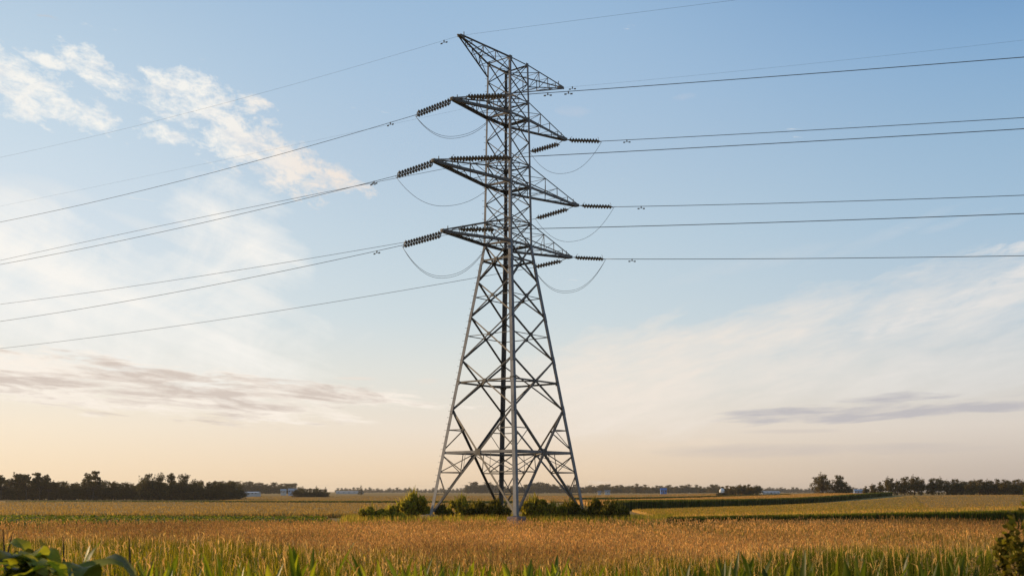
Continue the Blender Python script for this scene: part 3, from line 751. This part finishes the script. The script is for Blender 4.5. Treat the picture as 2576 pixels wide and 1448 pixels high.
# ------------------------------------------------------------------ bushes at the tower's foot
def clumps(n, fn, leaves, spread):
    """leaf positions in n clumps whose centres come from fn()"""
    P = []
    for i in range(n):
        c, r = fn(i)
        q = rng.normal(size=(leaves, 3)); q /= np.linalg.norm(q, axis=1)[:, None]
        q *= (rng.uniform(0, 1, (leaves, 1))**.45)*r*np.array([1, 1, .8])
        P.append(q+c)
    return np.concatenate(P)
def make_bush(seed, pal, leaf=.13, n=34, leaves=230, bulge=1.15, sx=1.0, sz=1.0, shoots=60):
    """unit bush: about 1 m radius, 1 m tall"""
    global rng
    rng = np.random.default_rng(seed)
    def fn(i):
        a = rng.uniform(0, 6.28); r = rng.uniform(0, .85)**.7; z = rng.uniform(.08, .86)*(1-.55*r**2)
        return np.array([r*math.cos(a), r*math.sin(a), z]), rng.uniform(.12, .24)*bulge
    P = clumps(n, fn, leaves, 1)
    P[:, 2] = np.abs(P[:, 2]); P *= np.array([sx, sx, sz])
    V, Q, Cc = quads(P, np.full(len(P), leaf), pick(len(P), pal, .35), 0)
    # shoots standing out of the top
    k = shoots; a = rng.uniform(0, 6.28, k); r = rng.uniform(0, .8, k)
    B = np.stack([r*np.cos(a), r*np.sin(a), .45+.3*(1-r)], 1)*np.array([sx, sx, sz])
    V2, Q2, tip, _ = blades(B, rng.uniform(.2, .5, k)*(1-.4*r), rng.uniform(.05, .2, k), np.full(k, .05*sx), 2, (.6, 1, .2))
    V, Q, Cc = join([(V, Q, Cc), (V2, Q2, np.repeat(pick(k, pal, .3), 6, 0))])
    me = np_mesh('foliage', V, Q, leafm, Cc)
    mb = MB()
    for i in range(7):
        a = rng.uniform(0, 6.28); r = rng.uniform(.2, .6)
        mb.tube([Vector((.08*math.cos(a), .08*math.sin(a), -.15)), Vector((r*.5*math.cos(a), r*.5*math.sin(a), .3)), Vector((r*math.cos(a), r*math.sin(a), .7))], [.03, .022, .01], 5)
    root = empty('bush', (0, 0, 0)); link('foliage', me, root); mb.build('stem', bark, root)
    return root
YG = [(.27, .23, .02), (.34, .28, .028), (.18, .165, .016), (.40, .30, .035)]
OL = [(.20, .17, .018), (.27, .22, .026), (.13, .115, .012), (.33, .25, .032)]
DG = [(.10, .085, .010), (.13, .105, .013), (.055, .05, .007), (.19, .145, .02)]
protos = [make_bush(21, YG), make_bush(22, OL), make_bush(23, DG), make_bush(24, YG, n=24), make_bush(25, DG, n=36)]
used = set()
def put(proto, px, Y, w_px, top_py, label, group, sy=.9, rz=None):
    o = proto if id(proto) not in used else copy_tree(proto); used.add(id(proto))
    x = X_of(px, Y); z = tzf(x, Y); hgt = Z_of(top_py-(7 if px > 1300 else 2), Y)-z; hw = w_px/F*Y/2*1.35
    o.location = (x, Y, z); o.scale = (hw, hw*sy, hgt*1.0); o.rotation_euler = (0, 0, random.uniform(0, 6.28) if rz is None else rz)
    return tag(o, label, 'bush', group)
G = 'bushes around the pylon foot'
for pi, px, Y, w, top, lab in (
    (0, 935, 83.5, 66, 1272, 'low yellow green bush at the far left end of the bushes'),
    (3, 980, 83.5, 62, 1273, 'low yellow green bush second from the left end of the bushes'),
    (0, 1038, 89.5, 82, 1238, 'tallest yellow green bush left of the left pylon leg'),
    (1, 1056, 90.5, 44, 1262, 'small olive bush tucked against the left pylon leg'),
    (2, 1116, 89, 46, 1270, 'dark round bush just right of the left pylon leg'),
    (3, 1160, 95, 66, 1248, 'yellow green bush farther back between left and front legs'),
    (4, 1205, 88, 76, 1262, 'wide dark bush left of the back pylon leg'),
    (2, 1252, 87, 64, 1258, 'dark bush under the back pylon leg'),
    (1, 1345, 85, 78, 1254, 'olive bush just right of the front pylon leg'),
    (1, 1392, 84.5, 66, 1268, 'olive bush in the middle between front and right legs'),
    (4, 1436, 85, 76, 1266, 'dark bush left of the right pylon leg'),
    (2, 1492, 85, 74, 1261, 'dark bush hugging the right pylon leg'),
    (4, 1536, 84, 78, 1264, 'very dark wide bush at the right end of the bushes'),
    (2, 1562, 86, 44, 1276, 'small dark bush last at the right end')):
    put(protos[pi], px, Y, w, top, lab, G)
# weeds between bushes and grain
rng = np.random.default_rng(31)
n = 9000; x = rng.uniform(-13, 10, n); y = rng.uniform(79.6, 84.5, n); k = ~((np.abs(x-.5) < 1.5) & (y < 82.2)); x, y = x[k], y[k]; n = len(x); P = np.stack([x, y, tz(x, y)], 1)
V, Q, tip, _ = blades(P, rng.uniform(.4, 1.1, n), rng.uniform(.02, .3, n), rng.uniform(.02, .05, n), 3, (.7, 1, .8, .1))
o = link('weeds', np_mesh('weeds', V, Q, greenb, np.repeat(pick(n, YG+OL+TAN), 8, 0)))
tag(o, 'yellow green weeds along the foot of the bushes', 'weeds', kind='stuff')

# ------------------------------------------------------------------ trees
def make_tree(seed, kind, pal, nleaf=5200):
    """unit tree, 1 high: tapered trunk, limbs and leaf clumps with gaps"""
    global rng
    rng = np.random.default_rng(seed); rd = random.Random(seed)
    root = empty({'dense': 'broadleaf_tree', 'airy': 'open_crowned_tree', 'pine': 'conifer_tree', 'round': 'broadleaf_tree'}[kind], (0, 0, 0))
    mb = MB(); cl = []
    if kind == 'pine':
        mb.tube([(0, 0, -.06), (0, 0, .5), (.01, 0, .97)], [.03, .02, .005], 6)
        for i in range(26):
            z = .12+.86*i/26; r = .26*(1-(z-.1)/.95)+.03; a = i*2.4
            cl.append((np.array([r*.6*math.cos(a), r*.6*math.sin(a), z]), r*.5))
    else:
        fork = {'dense': .18, 'round': .22, 'airy': .42}[kind]
        mb.tube([(0, 0, -.06), (.005, 0, fork*.6), (0, .01, fork)], [.032, .025, .022], 7)
        nl = {'dense': 9, 'round': 8, 'airy': 8}[kind]
        for i in range(nl):
            a = i*2.4+rd.uniform(-.3, .3); el = rd.uniform(.35, 1.35); ln = rd.uniform(.32, .62) if kind == 'airy' else rd.uniform(.3, .6)
            p0 = Vector((0, 0, fork*rd.uniform(.75, 1))); e = p0+Vector((math.cos(a)*math.cos(el)*ln*.8, math.sin(a)*math.cos(el)*ln*.8, math.sin(el)*ln))
            e.z = min(e.z, .92); mid = p0.lerp(e, .5)+Vector((0, 0, -.03))
            mb.tube([p0, mid, e], [.016, .010, .004], 5)
            for t in ((.55, .8, 1.0) if kind != 'airy' else (.75, 1.0)):
                c = p0.lerp(e, t)+Vector([rd.uniform(-.06, .06) for _ in range(3)])
                cl.append((np.array(c), rd.uniform(.10, .17) if kind != 'airy' else rd.uniform(.08, .14)))
        if kind != 'airy':
            for i in range(26):
                a = rd.uniform(0, 6.28); r = rd.uniform(.10, .42); z = rd.uniform(.05, .55)
                cl.append((np.array([r*math.cos(a), r*math.sin(a), z]), rd.uniform(.10, .16)))
            for i in range(16):
                a = rd.uniform(0, 6.28); z = rd.uniform(.55, .9); r = rd.uniform(0, .40)*(1.25-z); cl.append((np.array([r*math.cos(a), r*math.sin(a), z]), rd.uniform(.08, .13)))
    if kind != 'pine': # ragged sprays round every clump
        for c, r in list(cl):
            for _ in range(2):
                q = np.array([rd.gauss(0, 1), rd.gauss(0, 1), abs(rd.gauss(0, 1))*.9]); q /= np.linalg.norm(q)
                cl.append((c+q*r*rd.uniform(.8, 1.35), r*rd.uniform(.25, .5)))
    tot = sum(r**2 for _, r in cl)
    P = np.concatenate([clumps(1, lambda i, k=k: k, max(6, int(nleaf*k[1]**2/tot)), 1) for k in cl])
    V, Q, Cc = quads(P, np.full(len(P), .042 if kind != 'pine' else .032), pick(len(P), pal, .4))
    link('crown', np_mesh('crown', V, Q, treem, Cc), root); mb.build('trunk', bark, root)
    return root
TP = [(.055, .045, .013), (.075, .058, .016), (.040, .036, .010), (.10, .072, .022)]
TB = [(.13, .088, .024), (.09, .068, .018), (.16, .11, .032), (.065, .052, .014)]
TR = {'dense': [make_tree(s, 'dense', TP) for s in (41, 42, 43)], 'round': [make_tree(s, 'round', TB) for s in (44, 45, 46)],
      'airy': [make_tree(s, 'airy', TP, 2600) for s in (47, 48)], 'pine': [make_tree(49, 'pine', TP, 1500)]}
rt = random.Random(5)
def tree(kind, px, Y, top, label, group, wide=1.0, base=None):
    pr = rt.choice(TR[kind]); o = pr if id(pr) not in used else copy_tree(pr); used.add(id(pr))
    x = X_of(px, Y); z = tzf(x, Y); hgt = (Z_of(top, Y)-z)/1.0
    o.location = (x, Y, z); o.scale = (hgt*wide, hgt*wide, hgt); o.rotation_euler = (0, 0, rt.uniform(0, 6.28))
    return tag(o, label, 'tree', group)
LG = 'trees of the left tree line'; LLB = 'dark backlit tree in the long left tree line'
px = -70
while px < 600:
    for row in (0, 1):
        t = 1213+rt.uniform(-5, 5)+(2 if px > 500 else 0)
        tree('dense', px+rt.uniform(-6, 6)+row*9, 450+row*14+rt.uniform(-4, 4), t+row*-2, LLB, LG, rt.uniform(.95, 1.2))
    px += 15
for px, t, lab in ((2, 1182, 'tall open tree at the left frame edge above the tree line'), (66, 1180, 'tallest open crowned tree left in the left tree line'), (100, 1190, 'spreading open tree beside the tallest left tree'),
                   (122, 1202, 'low spreading open tree right of the tallest left tree'), (234, 1186, 'lone thin crown rising over the middle of the left tree line')):
    tree('airy', px, 446, t, lab, LG, 1.05)
for px, t, lab in ((372, 1187, 'tall dense tree, leftmost of the dark clump in the left tree line'), (402, 1188, 'tall dense tree in the middle of the dark clump'), (430, 1190, 'tall dense tree right of middle in the dark clump'), (462, 1192, 'tall dense tree at the right of the dark clump'), (490, 1204, 'shorter tree stepping down right of the dark clump')):
    tree('dense', px, 444, t, lab, LG, 1.0)
HG = 'hazy trees on the rise'
px = 560
while px < 750:
    tree('dense', px, 1200+rt.uniform(-30, 30), 1209+(px-560)*.045+rt.uniform(-3, 3), 'hazy broad tree on the rise beyond the left tree line', HG, 1.6); px += 10
px = 745
while px < 825:
    tree('dense', px, 600+rt.uniform(-8, 8), 1226+rt.uniform(-3, 3)+abs(px-785)*.08, 'small dark tree in the clump beside the grey barn', 'clump by the grey barn', 1.3); px += 9
for px, t, lab in ((762, 1220, 'small pointed conifer left in the clump by the barn'), (796, 1219, 'pointed conifer in the middle of the clump by the barn'), (819, 1222, 'pointed conifer at the right of the clump by the barn')):
    tree('pine', px, 606, t, lab, 'conifers by the barn', 1.0)
tree('pine', 908, 800, 1218, 'lone dark conifer in the open field left of the pylon', 'lone trees', 1.25)
px = 850
while px < 1190:
    tree('dense', px, 2700+rt.uniform(-80, 80), 1228+rt.uniform(-4, 2), 'tiny hazy tree on the far horizon left of the pylon', 'far horizon trees left of the pylon', 1.5); px += 10
CG = 'woods behind the pylon'
px = 1178
while px < 1490:
    tree('dense', px, 1700+rt.uniform(-50, 50), 1220+rt.uniform(-6, 4)-(4 if 1180 < px < 1235 or 1330 < px < 1400 else 0), 'hazy tree in the woods seen through the pylon legs', CG, 1.6); px += 9
px = 1492
while px < 1815:
    tree('round', px, 1500+rt.uniform(-50, 50), 1221+rt.uniform(-6, 4), 'hazy tree among houses right of the pylon', 'trees among the far houses', 1.5); px += 10
px = 1818
while px < 1912:
    tree('round', px, 560+rt.uniform(-8, 8), 1217+rt.uniform(-3, 3)+abs(px-1862)*.06, 'bushy brown tree in the clump beside the white tank', 'clump by the white tank', 1.15); px += 11
px = 1915
while px < 2180:
    tree('dense', px, 2700+rt.uniform(-80, 80), 1226+rt.uniform(-3, 3), 'tiny hazy tree on the far horizon right of the pylon', 'far horizon trees right of the pylon', 1.5); px += 10
for px, t, lab in ((1810, 1236, 'low bush hiding the left foot of the white tank'), (1824, 1234, 'low bush hiding the right foot of the white tank')):
    tree('round', px, 536, t, lab, 'low bushes before the white tank', 2.0)
tree('round', 2068, 505, 1186, 'big lone tree, the left of the pair on the right horizon', 'pair of big trees', 1.0)
tree('round', 2110, 505, 1190, 'big lone tree, the right of the pair on the right horizon', 'pair of big trees', 1.0)
tree('round', 2134, 507, 1218, 'small bushy tree at the right foot of the big pair', 'pair of big trees', 1.2)
RG = 'trees of the right tree line'
for px, t in ((2178, 1221), (2196, 1214), (2214, 1210), (2236, 1196), (2258, 1204), (2276, 1194), (2300, 1192), (2318, 1200), (2345, 1198), (2362, 1197), (2382, 1204)):
    tree('round', px, 470+rt.uniform(-5, 5), t, 'brown sunlit tree in the left half of the right tree line', RG, .85)
px = 2398
while px < 2660:
    tree('round', px, 462+rt.uniform(-6, 6), 1205+rt.uniform(-4, 4), 'dark rounded tree in the right half of the right tree line', RG, 1.0)
    tree('round', px+9, 478+rt.uniform(-6, 6), 1207+rt.uniform(-4, 4), 'dark rounded tree in the right half of the right tree line', RG, 1.0); px += 22

# ------------------------------------------------------------------ far houses, sheds, tank
white = mat('white_boards', (.46, .46, .45), .7, scale=2, var=.08)
bluew = mat('blue_grey_boards', (.28, .34, .46), .7, scale=2, var=.1)
bluem = mat('blue_tarpaulin', (.10, .20, .46), .7, scale=2, var=.1)
roofm = mat('slate_roof', (.20, .20, .22), .7, scale=3, var=.2)
roofl = mat('pale_metal_roof', (.36, .38, .41), .4, scale=2, var=.08)
glassd = mat('dark_window_glass', (.03, .035, .045), .15, scale=2, spec=.6)
doorm = mat('brown_door', (.12, .08, .05), .6, scale=2)
def house(name, label, cat, px, base, Y, w_px, h_px, wall, roof, rise=.4, depth=None, nwin=3):
    x = X_of(px, Y); g = tzf(x, Y); zb_ = Z_of(base, Y); w = w_px/F*Y; h = Z_of(base-h_px, Y)-zb_
    root = empty(name, (x, Y, min(g, zb_))); lift = max(0, zb_-g)
    d = depth or w*.5; hw = h*(1-rise); zz = Vector((0, 0, 1)); xx = Vector((1, 0, 0)); yy = Vector((0, 1, 0))
    mb = MB(); mb.box((0, 0, (hw+lift)/2), xx, yy, zz, w, d, hw+lift)
    n = len(mb.v); 
    for s in (-1, 1):
        mb.v += [Vector((s*w/2, -d/2, hw+lift)), Vector((s*w/2, d/2, hw+lift)), Vector((s*w/2, 0, h+lift-.05))]
    mb.f += [(n, n+1, n+2), (n+5, n+4, n+3)]
    mb.build('wall', wall, root)
    mb = MB(); e = .3
    for s in (-1, 1):
        a, b = Vector((0, s*(d/2+e), hw+lift-.1)), Vector((0, 0, h+lift))
        dirv = (b-a); ln = dirv.length; dirv.normalize(); nr = xx.cross(dirv).normalized()
        mb.box((a+b)/2, xx, dirv, nr, w+2*e, ln, .14)
    mb.build('roof', roof, root)
    for i in range(nwin):
        t = (i+.5)/nwin-.5; isd = (i == nwin//2)
        mb = MB(); ww, hh = min(1.2, w/nwin*.4), min(1.3, hw*.45)
        if isd: hh = hw*.7
        mb.box((t*w, -d/2-.03, lift+(hh/2 if isd else hw*.55)), xx, yy, zz, ww, .08, hh)
        mb.build('door' if isd else 'window', doorm if isd else glassd, root)
    return tag(root, label, cat)
house('shed', 'long low white shed right of the left tree line', 'shed', 630, 1242, 640, 44, 6, white, roofl, .35, 8, 5)
house('farmhouse', 'blue grey house peeking over the end of the left tree line', 'house', 592, 1240, 660, 22, 12, bluew, roofl, .45)
house('cottage', 'small white cottage left of the grey barn', 'house', 713, 1239, 780, 13, 10, white, roofl, .4)
house('barn', 'pale grey barn beside the clump of conifers', 'barn', 736, 1238, 760, 20, 10, bluew, roofl, .4)
house('shed', 'very long white shed left of the lone conifer', 'shed', 880, 1239, 1100, 66, 4, white, roofl, .3, 10, 5)
house('house', 'white sunlit house in the trees right of the pylon', 'house', 1528, 1239, 800, 13, 7, white, roofm, .4)
house('garage', 'small white garage at the left of the sunlit white house', 'garage', 1508, 1240, 800, 8, 6, white, roofm, .4, None, 2)
house('barn', 'blue walled barn among trees right of the pylon', 'barn', 1669, 1240, 790, 15, 13, bluem, bluem, .25)
house('shed', 'long white shed right of the bushy clump', 'shed', 1936, 1240, 620, 44, 5, white, roofl, .35, 8, 5)
house('house', 'pale house low between the big pair and the right trees', 'house', 2158, 1238, 640, 20, 8, bluew, roofl, .45)
def lathe(mb, prof, k=20):
    n0 = len(mb.v)
    for r, z in prof:
        for j in range(k): mb.v.append(Vector((r*math.cos(2*math.pi*j/k), r*math.sin(2*math.pi*j/k), z)))
    for i in range(len(prof)-1):
        for j in range(k): a = n0+i*k+j; b = n0+i*k+(j+1) % k; mb.f.append((a, b, b+k, a+k))
tank = empty('storage_tank', (X_of(1816, 545), 545, tzf(X_of(1816, 545), 545)))
tag(tank, 'bright white domed tank at the left edge of the bushy clump', 'tank')
rr_ = 6.5/F*545; zt = Z_of(1227, 545)-tank.location.z
mb = MB(); lathe(mb, [(rr_, 0), (rr_, zt*.62)]); white_t = mat('white_enamel', (.7, .7, .68), .5, scale=2, var=.06)
mb.build('tank_wall', white_t, tank, True)
mb = MB(); lathe(mb, [(rr_*1.02, zt*.62)]+[(rr_*1.02*math.cos(R(a)), zt*.62+zt*.38*math.sin(R(a))) for a in (15, 30, 45, 60, 75, 90)]); mb.build('dome', white_t, tank, True)

# ------------------------------------------------------------------ big-leaved plants close to the camera
def leaf_mesh(length, width, az, el0, droop, colr, fold=.35, seg=9, twist=0.0, late=0, base=(0, 0, 0), seed=0):
    """one arched blade with a folded midrib; returns V, Q, C"""
    r_ = random.Random(seed); d = Vector((math.cos(az), math.sin(az), 0)); up = Vector((0, 0, 1))
    p = Vector(base); ang = el0; V = []; Cc = []
    st = length/seg
    for i in range(seg+1):
        t = i/seg; tw = twist*t
        w = width*((math.sin(math.pi*(t**2.2*.985))+.08)**.7 if late else math.sin(math.pi*min(1, (t*.85+.15)))**.75*(1-.15*t)) if t < 1 else width*.03
        tan = d*math.cos(ang)+up*math.sin(ang); side = tan.cross(up if abs(tan.z) < .99 else d).normalized()
        nrm = side.cross(tan).normalized(); side = (side*math.cos(tw)+nrm*math.sin(tw)); nrm = side.cross(tan)
        rip = .06*width*math.sin(t*14+seed)
        V += [p-side*w/2+nrm*(fold*w/2+rip), p, p+side*w/2+nrm*(fold*w/2-rip)]
        f_ = r_.uniform(.85, 1.15)
        cc = tuple(c*f_ for c in colr); Cc += [cc, tuple(min(1, c*1.35) for c in cc), cc]
        p = p+tan*st; ang -= droop*(.4+1.2*t)/seg
    Q = []
    for i in range(seg):
        a = i*3; Q += [(a, a+1, a+4, a+3), (a+1, a+2, a+5, a+4)]
    return np.array([tuple(v) for v in V]), np.array(Q), np.array(Cc)
broad = leafmat('broad_leaf', .5, .42, .22, tboost=1.7)
def leaf_plant(name, specs, stalk_h, base_z=0.0):
    root = empty(name, (0, 0, 0))
    for i, sp in enumerate(specs):
        V, Q, Cc = leaf_mesh(**sp); link('leaf', np_mesh('leaf', V, Q, broad, Cc, smooth=True), root)
    mb = MB(); mb.tube([(0, 0, -.05), (.01, 0, stalk_h*.5), (0, 0.01, stalk_h)], [.016, .013, .007], 6)
    k = mb.build('stalk', bark, root); k.data.materials.clear(); k.data.materials.append(stalk_m)
    return root
stalk_m = mat('green_stalk', (.10, .12, .025), .6, scale=6)
def sedge(seed, n=8, pal=None):
    r_ = random.Random(seed); sp = []
    pal = pal or [(.12, .145, .007), (.18, .19, .008), (.075, .095, .006), (.26, .24, .012)]
    for i in range(n):
        sp.append(dict(late=1, seg=12, length=r_.uniform(.75, 1.12), width=r_.uniform(.03, .07), az=r_.uniform(0, 6.28), el0=r_.uniform(1.22, 1.5), droop=r_.uniform(.05, .45), colr=r_.choice(pal), seed=r_.randint(0, 999), twist=r_.uniform(-.8, .8), base=(r_.uniform(-.06, .06), r_.uniform(-.06, .06), 0)))
    return leaf_plant('sedge_plant', sp, .5)
DKP = [(.05, .065, .005), (.075, .085, .007), (.035, .045, .004), (.12, .12, .009)]
sp_l = [sedge(s) for s in (61, 62, 63, 64)]; sp_d = [sedge(s, 9, DKP) for s in (65, 66, 67)]
rp = random.Random(12); tall = {}
def put_plant(pr, px, Y, top, label, group, name_scale=None):
    o = pr if id(pr) not in used else copy_tree(pr); used.add(id(pr))
    x = X_of(px, Y); z = tzf(x, Y)
    if id(pr) not in tall: tall[id(pr)] = max(max(v.co.z for v in c.data.vertices) for c in pr.children)
    s = max(.4, (Z_of(top, Y)-z)/tall[id(pr)])
    o.location = (x, Y, z); o.scale = (s, s, s); o.rotation_euler = (0, 0, rp.uniform(0, 6.28))
    return tag(o, label, 'plant', group)
for px, top in ((355, 1406), (415, 1392), (520, 1396), (575, 1384), (640, 1412), (700, 1392), (762, 1366), (790, 1404), (330, 1420), (450, 1426)):
    for k_ in (0, 1): put_plant(rp.choice(sp_l), px+rp.uniform(-8, 8)+k_*26, rp.uniform(8.2, 13), top+rp.uniform(-10, 30)+k_*8, 'bright green blade leaved plant in the left front row', 'left front blade plants')
for px, top in ((955, 1384), (985, 1402), (1030, 1404), (1065, 1396), (1105, 1408), (1145, 1398), (1200, 1414), (1262, 1402), (1300, 1408), (1345, 1396), (1380, 1402), (1430, 1404), (1470, 1416), (1540, 1408)):
    for k_ in (0, 1): put_plant(rp.choice(sp_l+sp_d[:1]), px+rp.uniform(-8, 8)+k_*20, rp.uniform(8.5, 14), top+rp.uniform(-10, 34)+k_*8, 'green blade leaved plant in the middle front row', 'middle front blade plants')
for px, top in ((1620, 1412), (1690, 1404), (1760, 1398), (1810, 1382), (1845, 1386), (1890, 1394), (1940, 1398), (1990, 1390), (2040, 1398), (2090, 1392), (2150, 1388), (2200, 1396), (2250, 1386), (2300, 1396), (2350, 1390), (2400, 1398), (2450, 1388)):
    for k_ in (0, 1): put_plant(rp.choice(sp_d), px+rp.uniform(-8, 8)+k_*22, rp.uniform(8.5, 14), top+rp.uniform(-10, 34)+k_*8, 'dark green blade leaved plant in the right front row', 'right front blade plants')
# broad leaved weeds in the left corner
def broadleaf(seed, n, pal, spread):
    r_ = random.Random(seed); sp = []
    for i in range(n):
        h = r_.uniform(.6, 1.05)
        sp.append(dict(length=r_.uniform(.16, .26), width=r_.uniform(.10, .16), az=r_.uniform(0, 6.28), el0=r_.uniform(.1, .9), droop=r_.uniform(.6, 2.0), colr=r_.choice(pal), seed=r_.randint(0, 999), fold=.3, twist=r_.uniform(-.5, .5), base=(r_.uniform(-spread, spread), r_.uniform(-spread, spread), h)))
    return leaf_plant('broadleaf_weed', sp, .95)
BL = [(.15, .17, .010), (.22, .22, .014), (.05, .06, .008), (.28, .26, .02), (.03, .035, .006)]
for seed, px, Y, top, lab in ((71, 14, 6.6, 1378, 'broad leaved weed in the bottom left corner'), (72, 82, 6.9, 1370, 'broad leaved weed second from the bottom left corner'), (73, 140, 6.7, 1388, 'broad leaved weed beside the tall upright leaf'), (74, 48, 8.5, 1352, 'broad leaved weed standing behind at the left edge')):
    put_plant(broadleaf(seed, 26, BL, .12), px, Y, top, lab, 'broad leaved weeds in the left corner')
big = leaf_plant('maize_plant', [dict(length=.50, width=.10, az=.3, el0=1.35, droop=.5, colr=(.10, .12, .014), seed=3, base=(0, 0, .75)), dict(length=.42, width=.085, az=2.6, el0=1.3, droop=.3, colr=(.05, .05, .012), seed=5, base=(-.02, 0, .85), twist=.6),
     dict(length=.36, width=.08, az=.1, el0=1.45, droop=.2, colr=(.13, .15, .016), seed=8, base=(.06, 0, .85)), dict(length=.4, width=.07, az=4.6, el0=1.3, droop=.4, colr=(.08, .10, .012), seed=9, base=(0, -.03, .7))], 1.0)
arch = leaf_plant('maize_plant', [dict(length=.34, width=.15, az=-.2, el0=1.15, droop=3.0, colr=(.13, .14, .05), seed=13, base=(-.05, 0, .72), fold=.5), dict(length=.30, width=.11, az=-1.4, el0=.9, droop=2.4, colr=(.09, .11, .02), seed=15, base=(0, 0, .75)), dict(length=.26, width=.10, az=2.8, el0=1.0, droop=2.0, colr=(.10, .12, .02), seed=17, base=(0, 0, .7))], .85)
put_plant(big, 168, 7.2, 1354, 'tall upright broad leaf standing above the left corner weeds', None); big.rotation_euler.z = .4
put_plant(arch, 230, 6.8, 1392, 'large arching pale leaf drooping right of the left corner weeds', None); arch.rotation_euler.z = 0
# dry stalks
dry = mat('dry_stem', (.05, .032, .018), .8, scale=8)
for px, Y, top, lab in ((14, 9, 1330, 'dark dry forked stalk at the left edge'), (331, 8, 1350, 'tall dark dry stalk left of the bright blade plants'), (162, 13, 1345, 'thin dry stalk behind the tall broad leaf')):
    x = X_of(px, Y); z = tzf(x, Y); hgt = Z_of(top, Y)-z; o = empty('dry_stalk', (x, Y, z)); mb = MB()
    mb.tube([(0.03, 0, -.05), (.02, 0, hgt*.5), (-.01, 0, hgt*.85), (-.02, 0, hgt)], [.012, .011, .009, .003], 6); mb.build('stem', dry, o)
    if px < 100:
     mb = MB(); mb.tube([(-.005, 0, hgt*.78), (.03, 0, hgt*.9), (.06, .01, hgt*.99)], [.008, .007, .002], 6); mb.tube([(0, 0, hgt*.7), (-.02, .02, hgt*.78), (-.03, .03, hgt*.9)], [.007, .006, .002], 6); mb.build('twig', dry, o)
    tag(o, lab, 'stalk', 'dry stalks')
# shrub in the right corner
x = X_of(2585, 8.2); hs = (Z_of(1336, 8.2)-tzf(x, 8.2))*1.22
sh = make_bush(81, DG+OL[:2], leaf=.055, n=60, leaves=110, bulge=1.0, sx=.38, sz=hs, shoots=0)
sh.location = (x, 8.2, tzf(x, 8.2))
tag(sh, 'dark leafy shrub in the bottom right corner', 'bush')
rng = np.random.default_rng(91)
for px, Y, top, lab in ((2440, 8.5, 1402, 'brown dry seed head left of the corner shrub'), (2500, 8, 1408, 'brown dry seed head just before the corner shrub'), (2545, 7.6, 1412, 'brown dry seed head at the right frame edge')):
    x = X_of(px, Y); z = tzf(x, Y); hgt = Z_of(top, Y)-z; root = empty('dry_weed', (x, Y, z))
    mb = MB(); mb.tube([(0, 0, -.05), (.01, 0, hgt*.9)], [.008, .004], 5); mb.build('stem', dry, root)
    n = 150; tt = rng.uniform(.72, 1, n); a = rng.uniform(0, 6.28, n); r_ = (1.04-tt)*.5*rng.uniform(0, 1, n)**.7
    P = np.stack([r_*np.cos(a)+.02, r_*np.sin(a), hgt*tt], 1)
    V, Q, Cc = quads(P, np.full(n, .013), pick(n, [(.30, .19, .08), (.38, .25, .11), (.22, .13, .05)]))
    link('seed_head', np_mesh('seed_head', V, Q, straw, Cc), root)
    tag(root, lab, 'weed', 'dry weeds by the corner shrub')

# ------------------------------------------------------------------ evening air over the fields
hz = bpy.data.materials.new('evening_haze'); hz.use_nodes = True; t = hz.node_tree; t.nodes.clear()
pv = t.nodes.new('ShaderNodeVolumePrincipled'); ho = t.nodes.new('ShaderNodeOutputMaterial')
pv.inputs['Color'].default_value = (.95, .90, .82, 1); pv.inputs['Density'].default_value = 0.00007; pv.inputs['Anisotropy'].default_value = 0.3
t.links.new(pv.outputs[0], ho.inputs['Volume'])
mb = MB(); mb.box((0, 4400, 22), Vector((1, 0, 0)), Vector((0, 1, 0)), Vector((0, 0, 1)), 16400, 9600, 50)
tag(mb.build('haze', hz), kind='stuff')
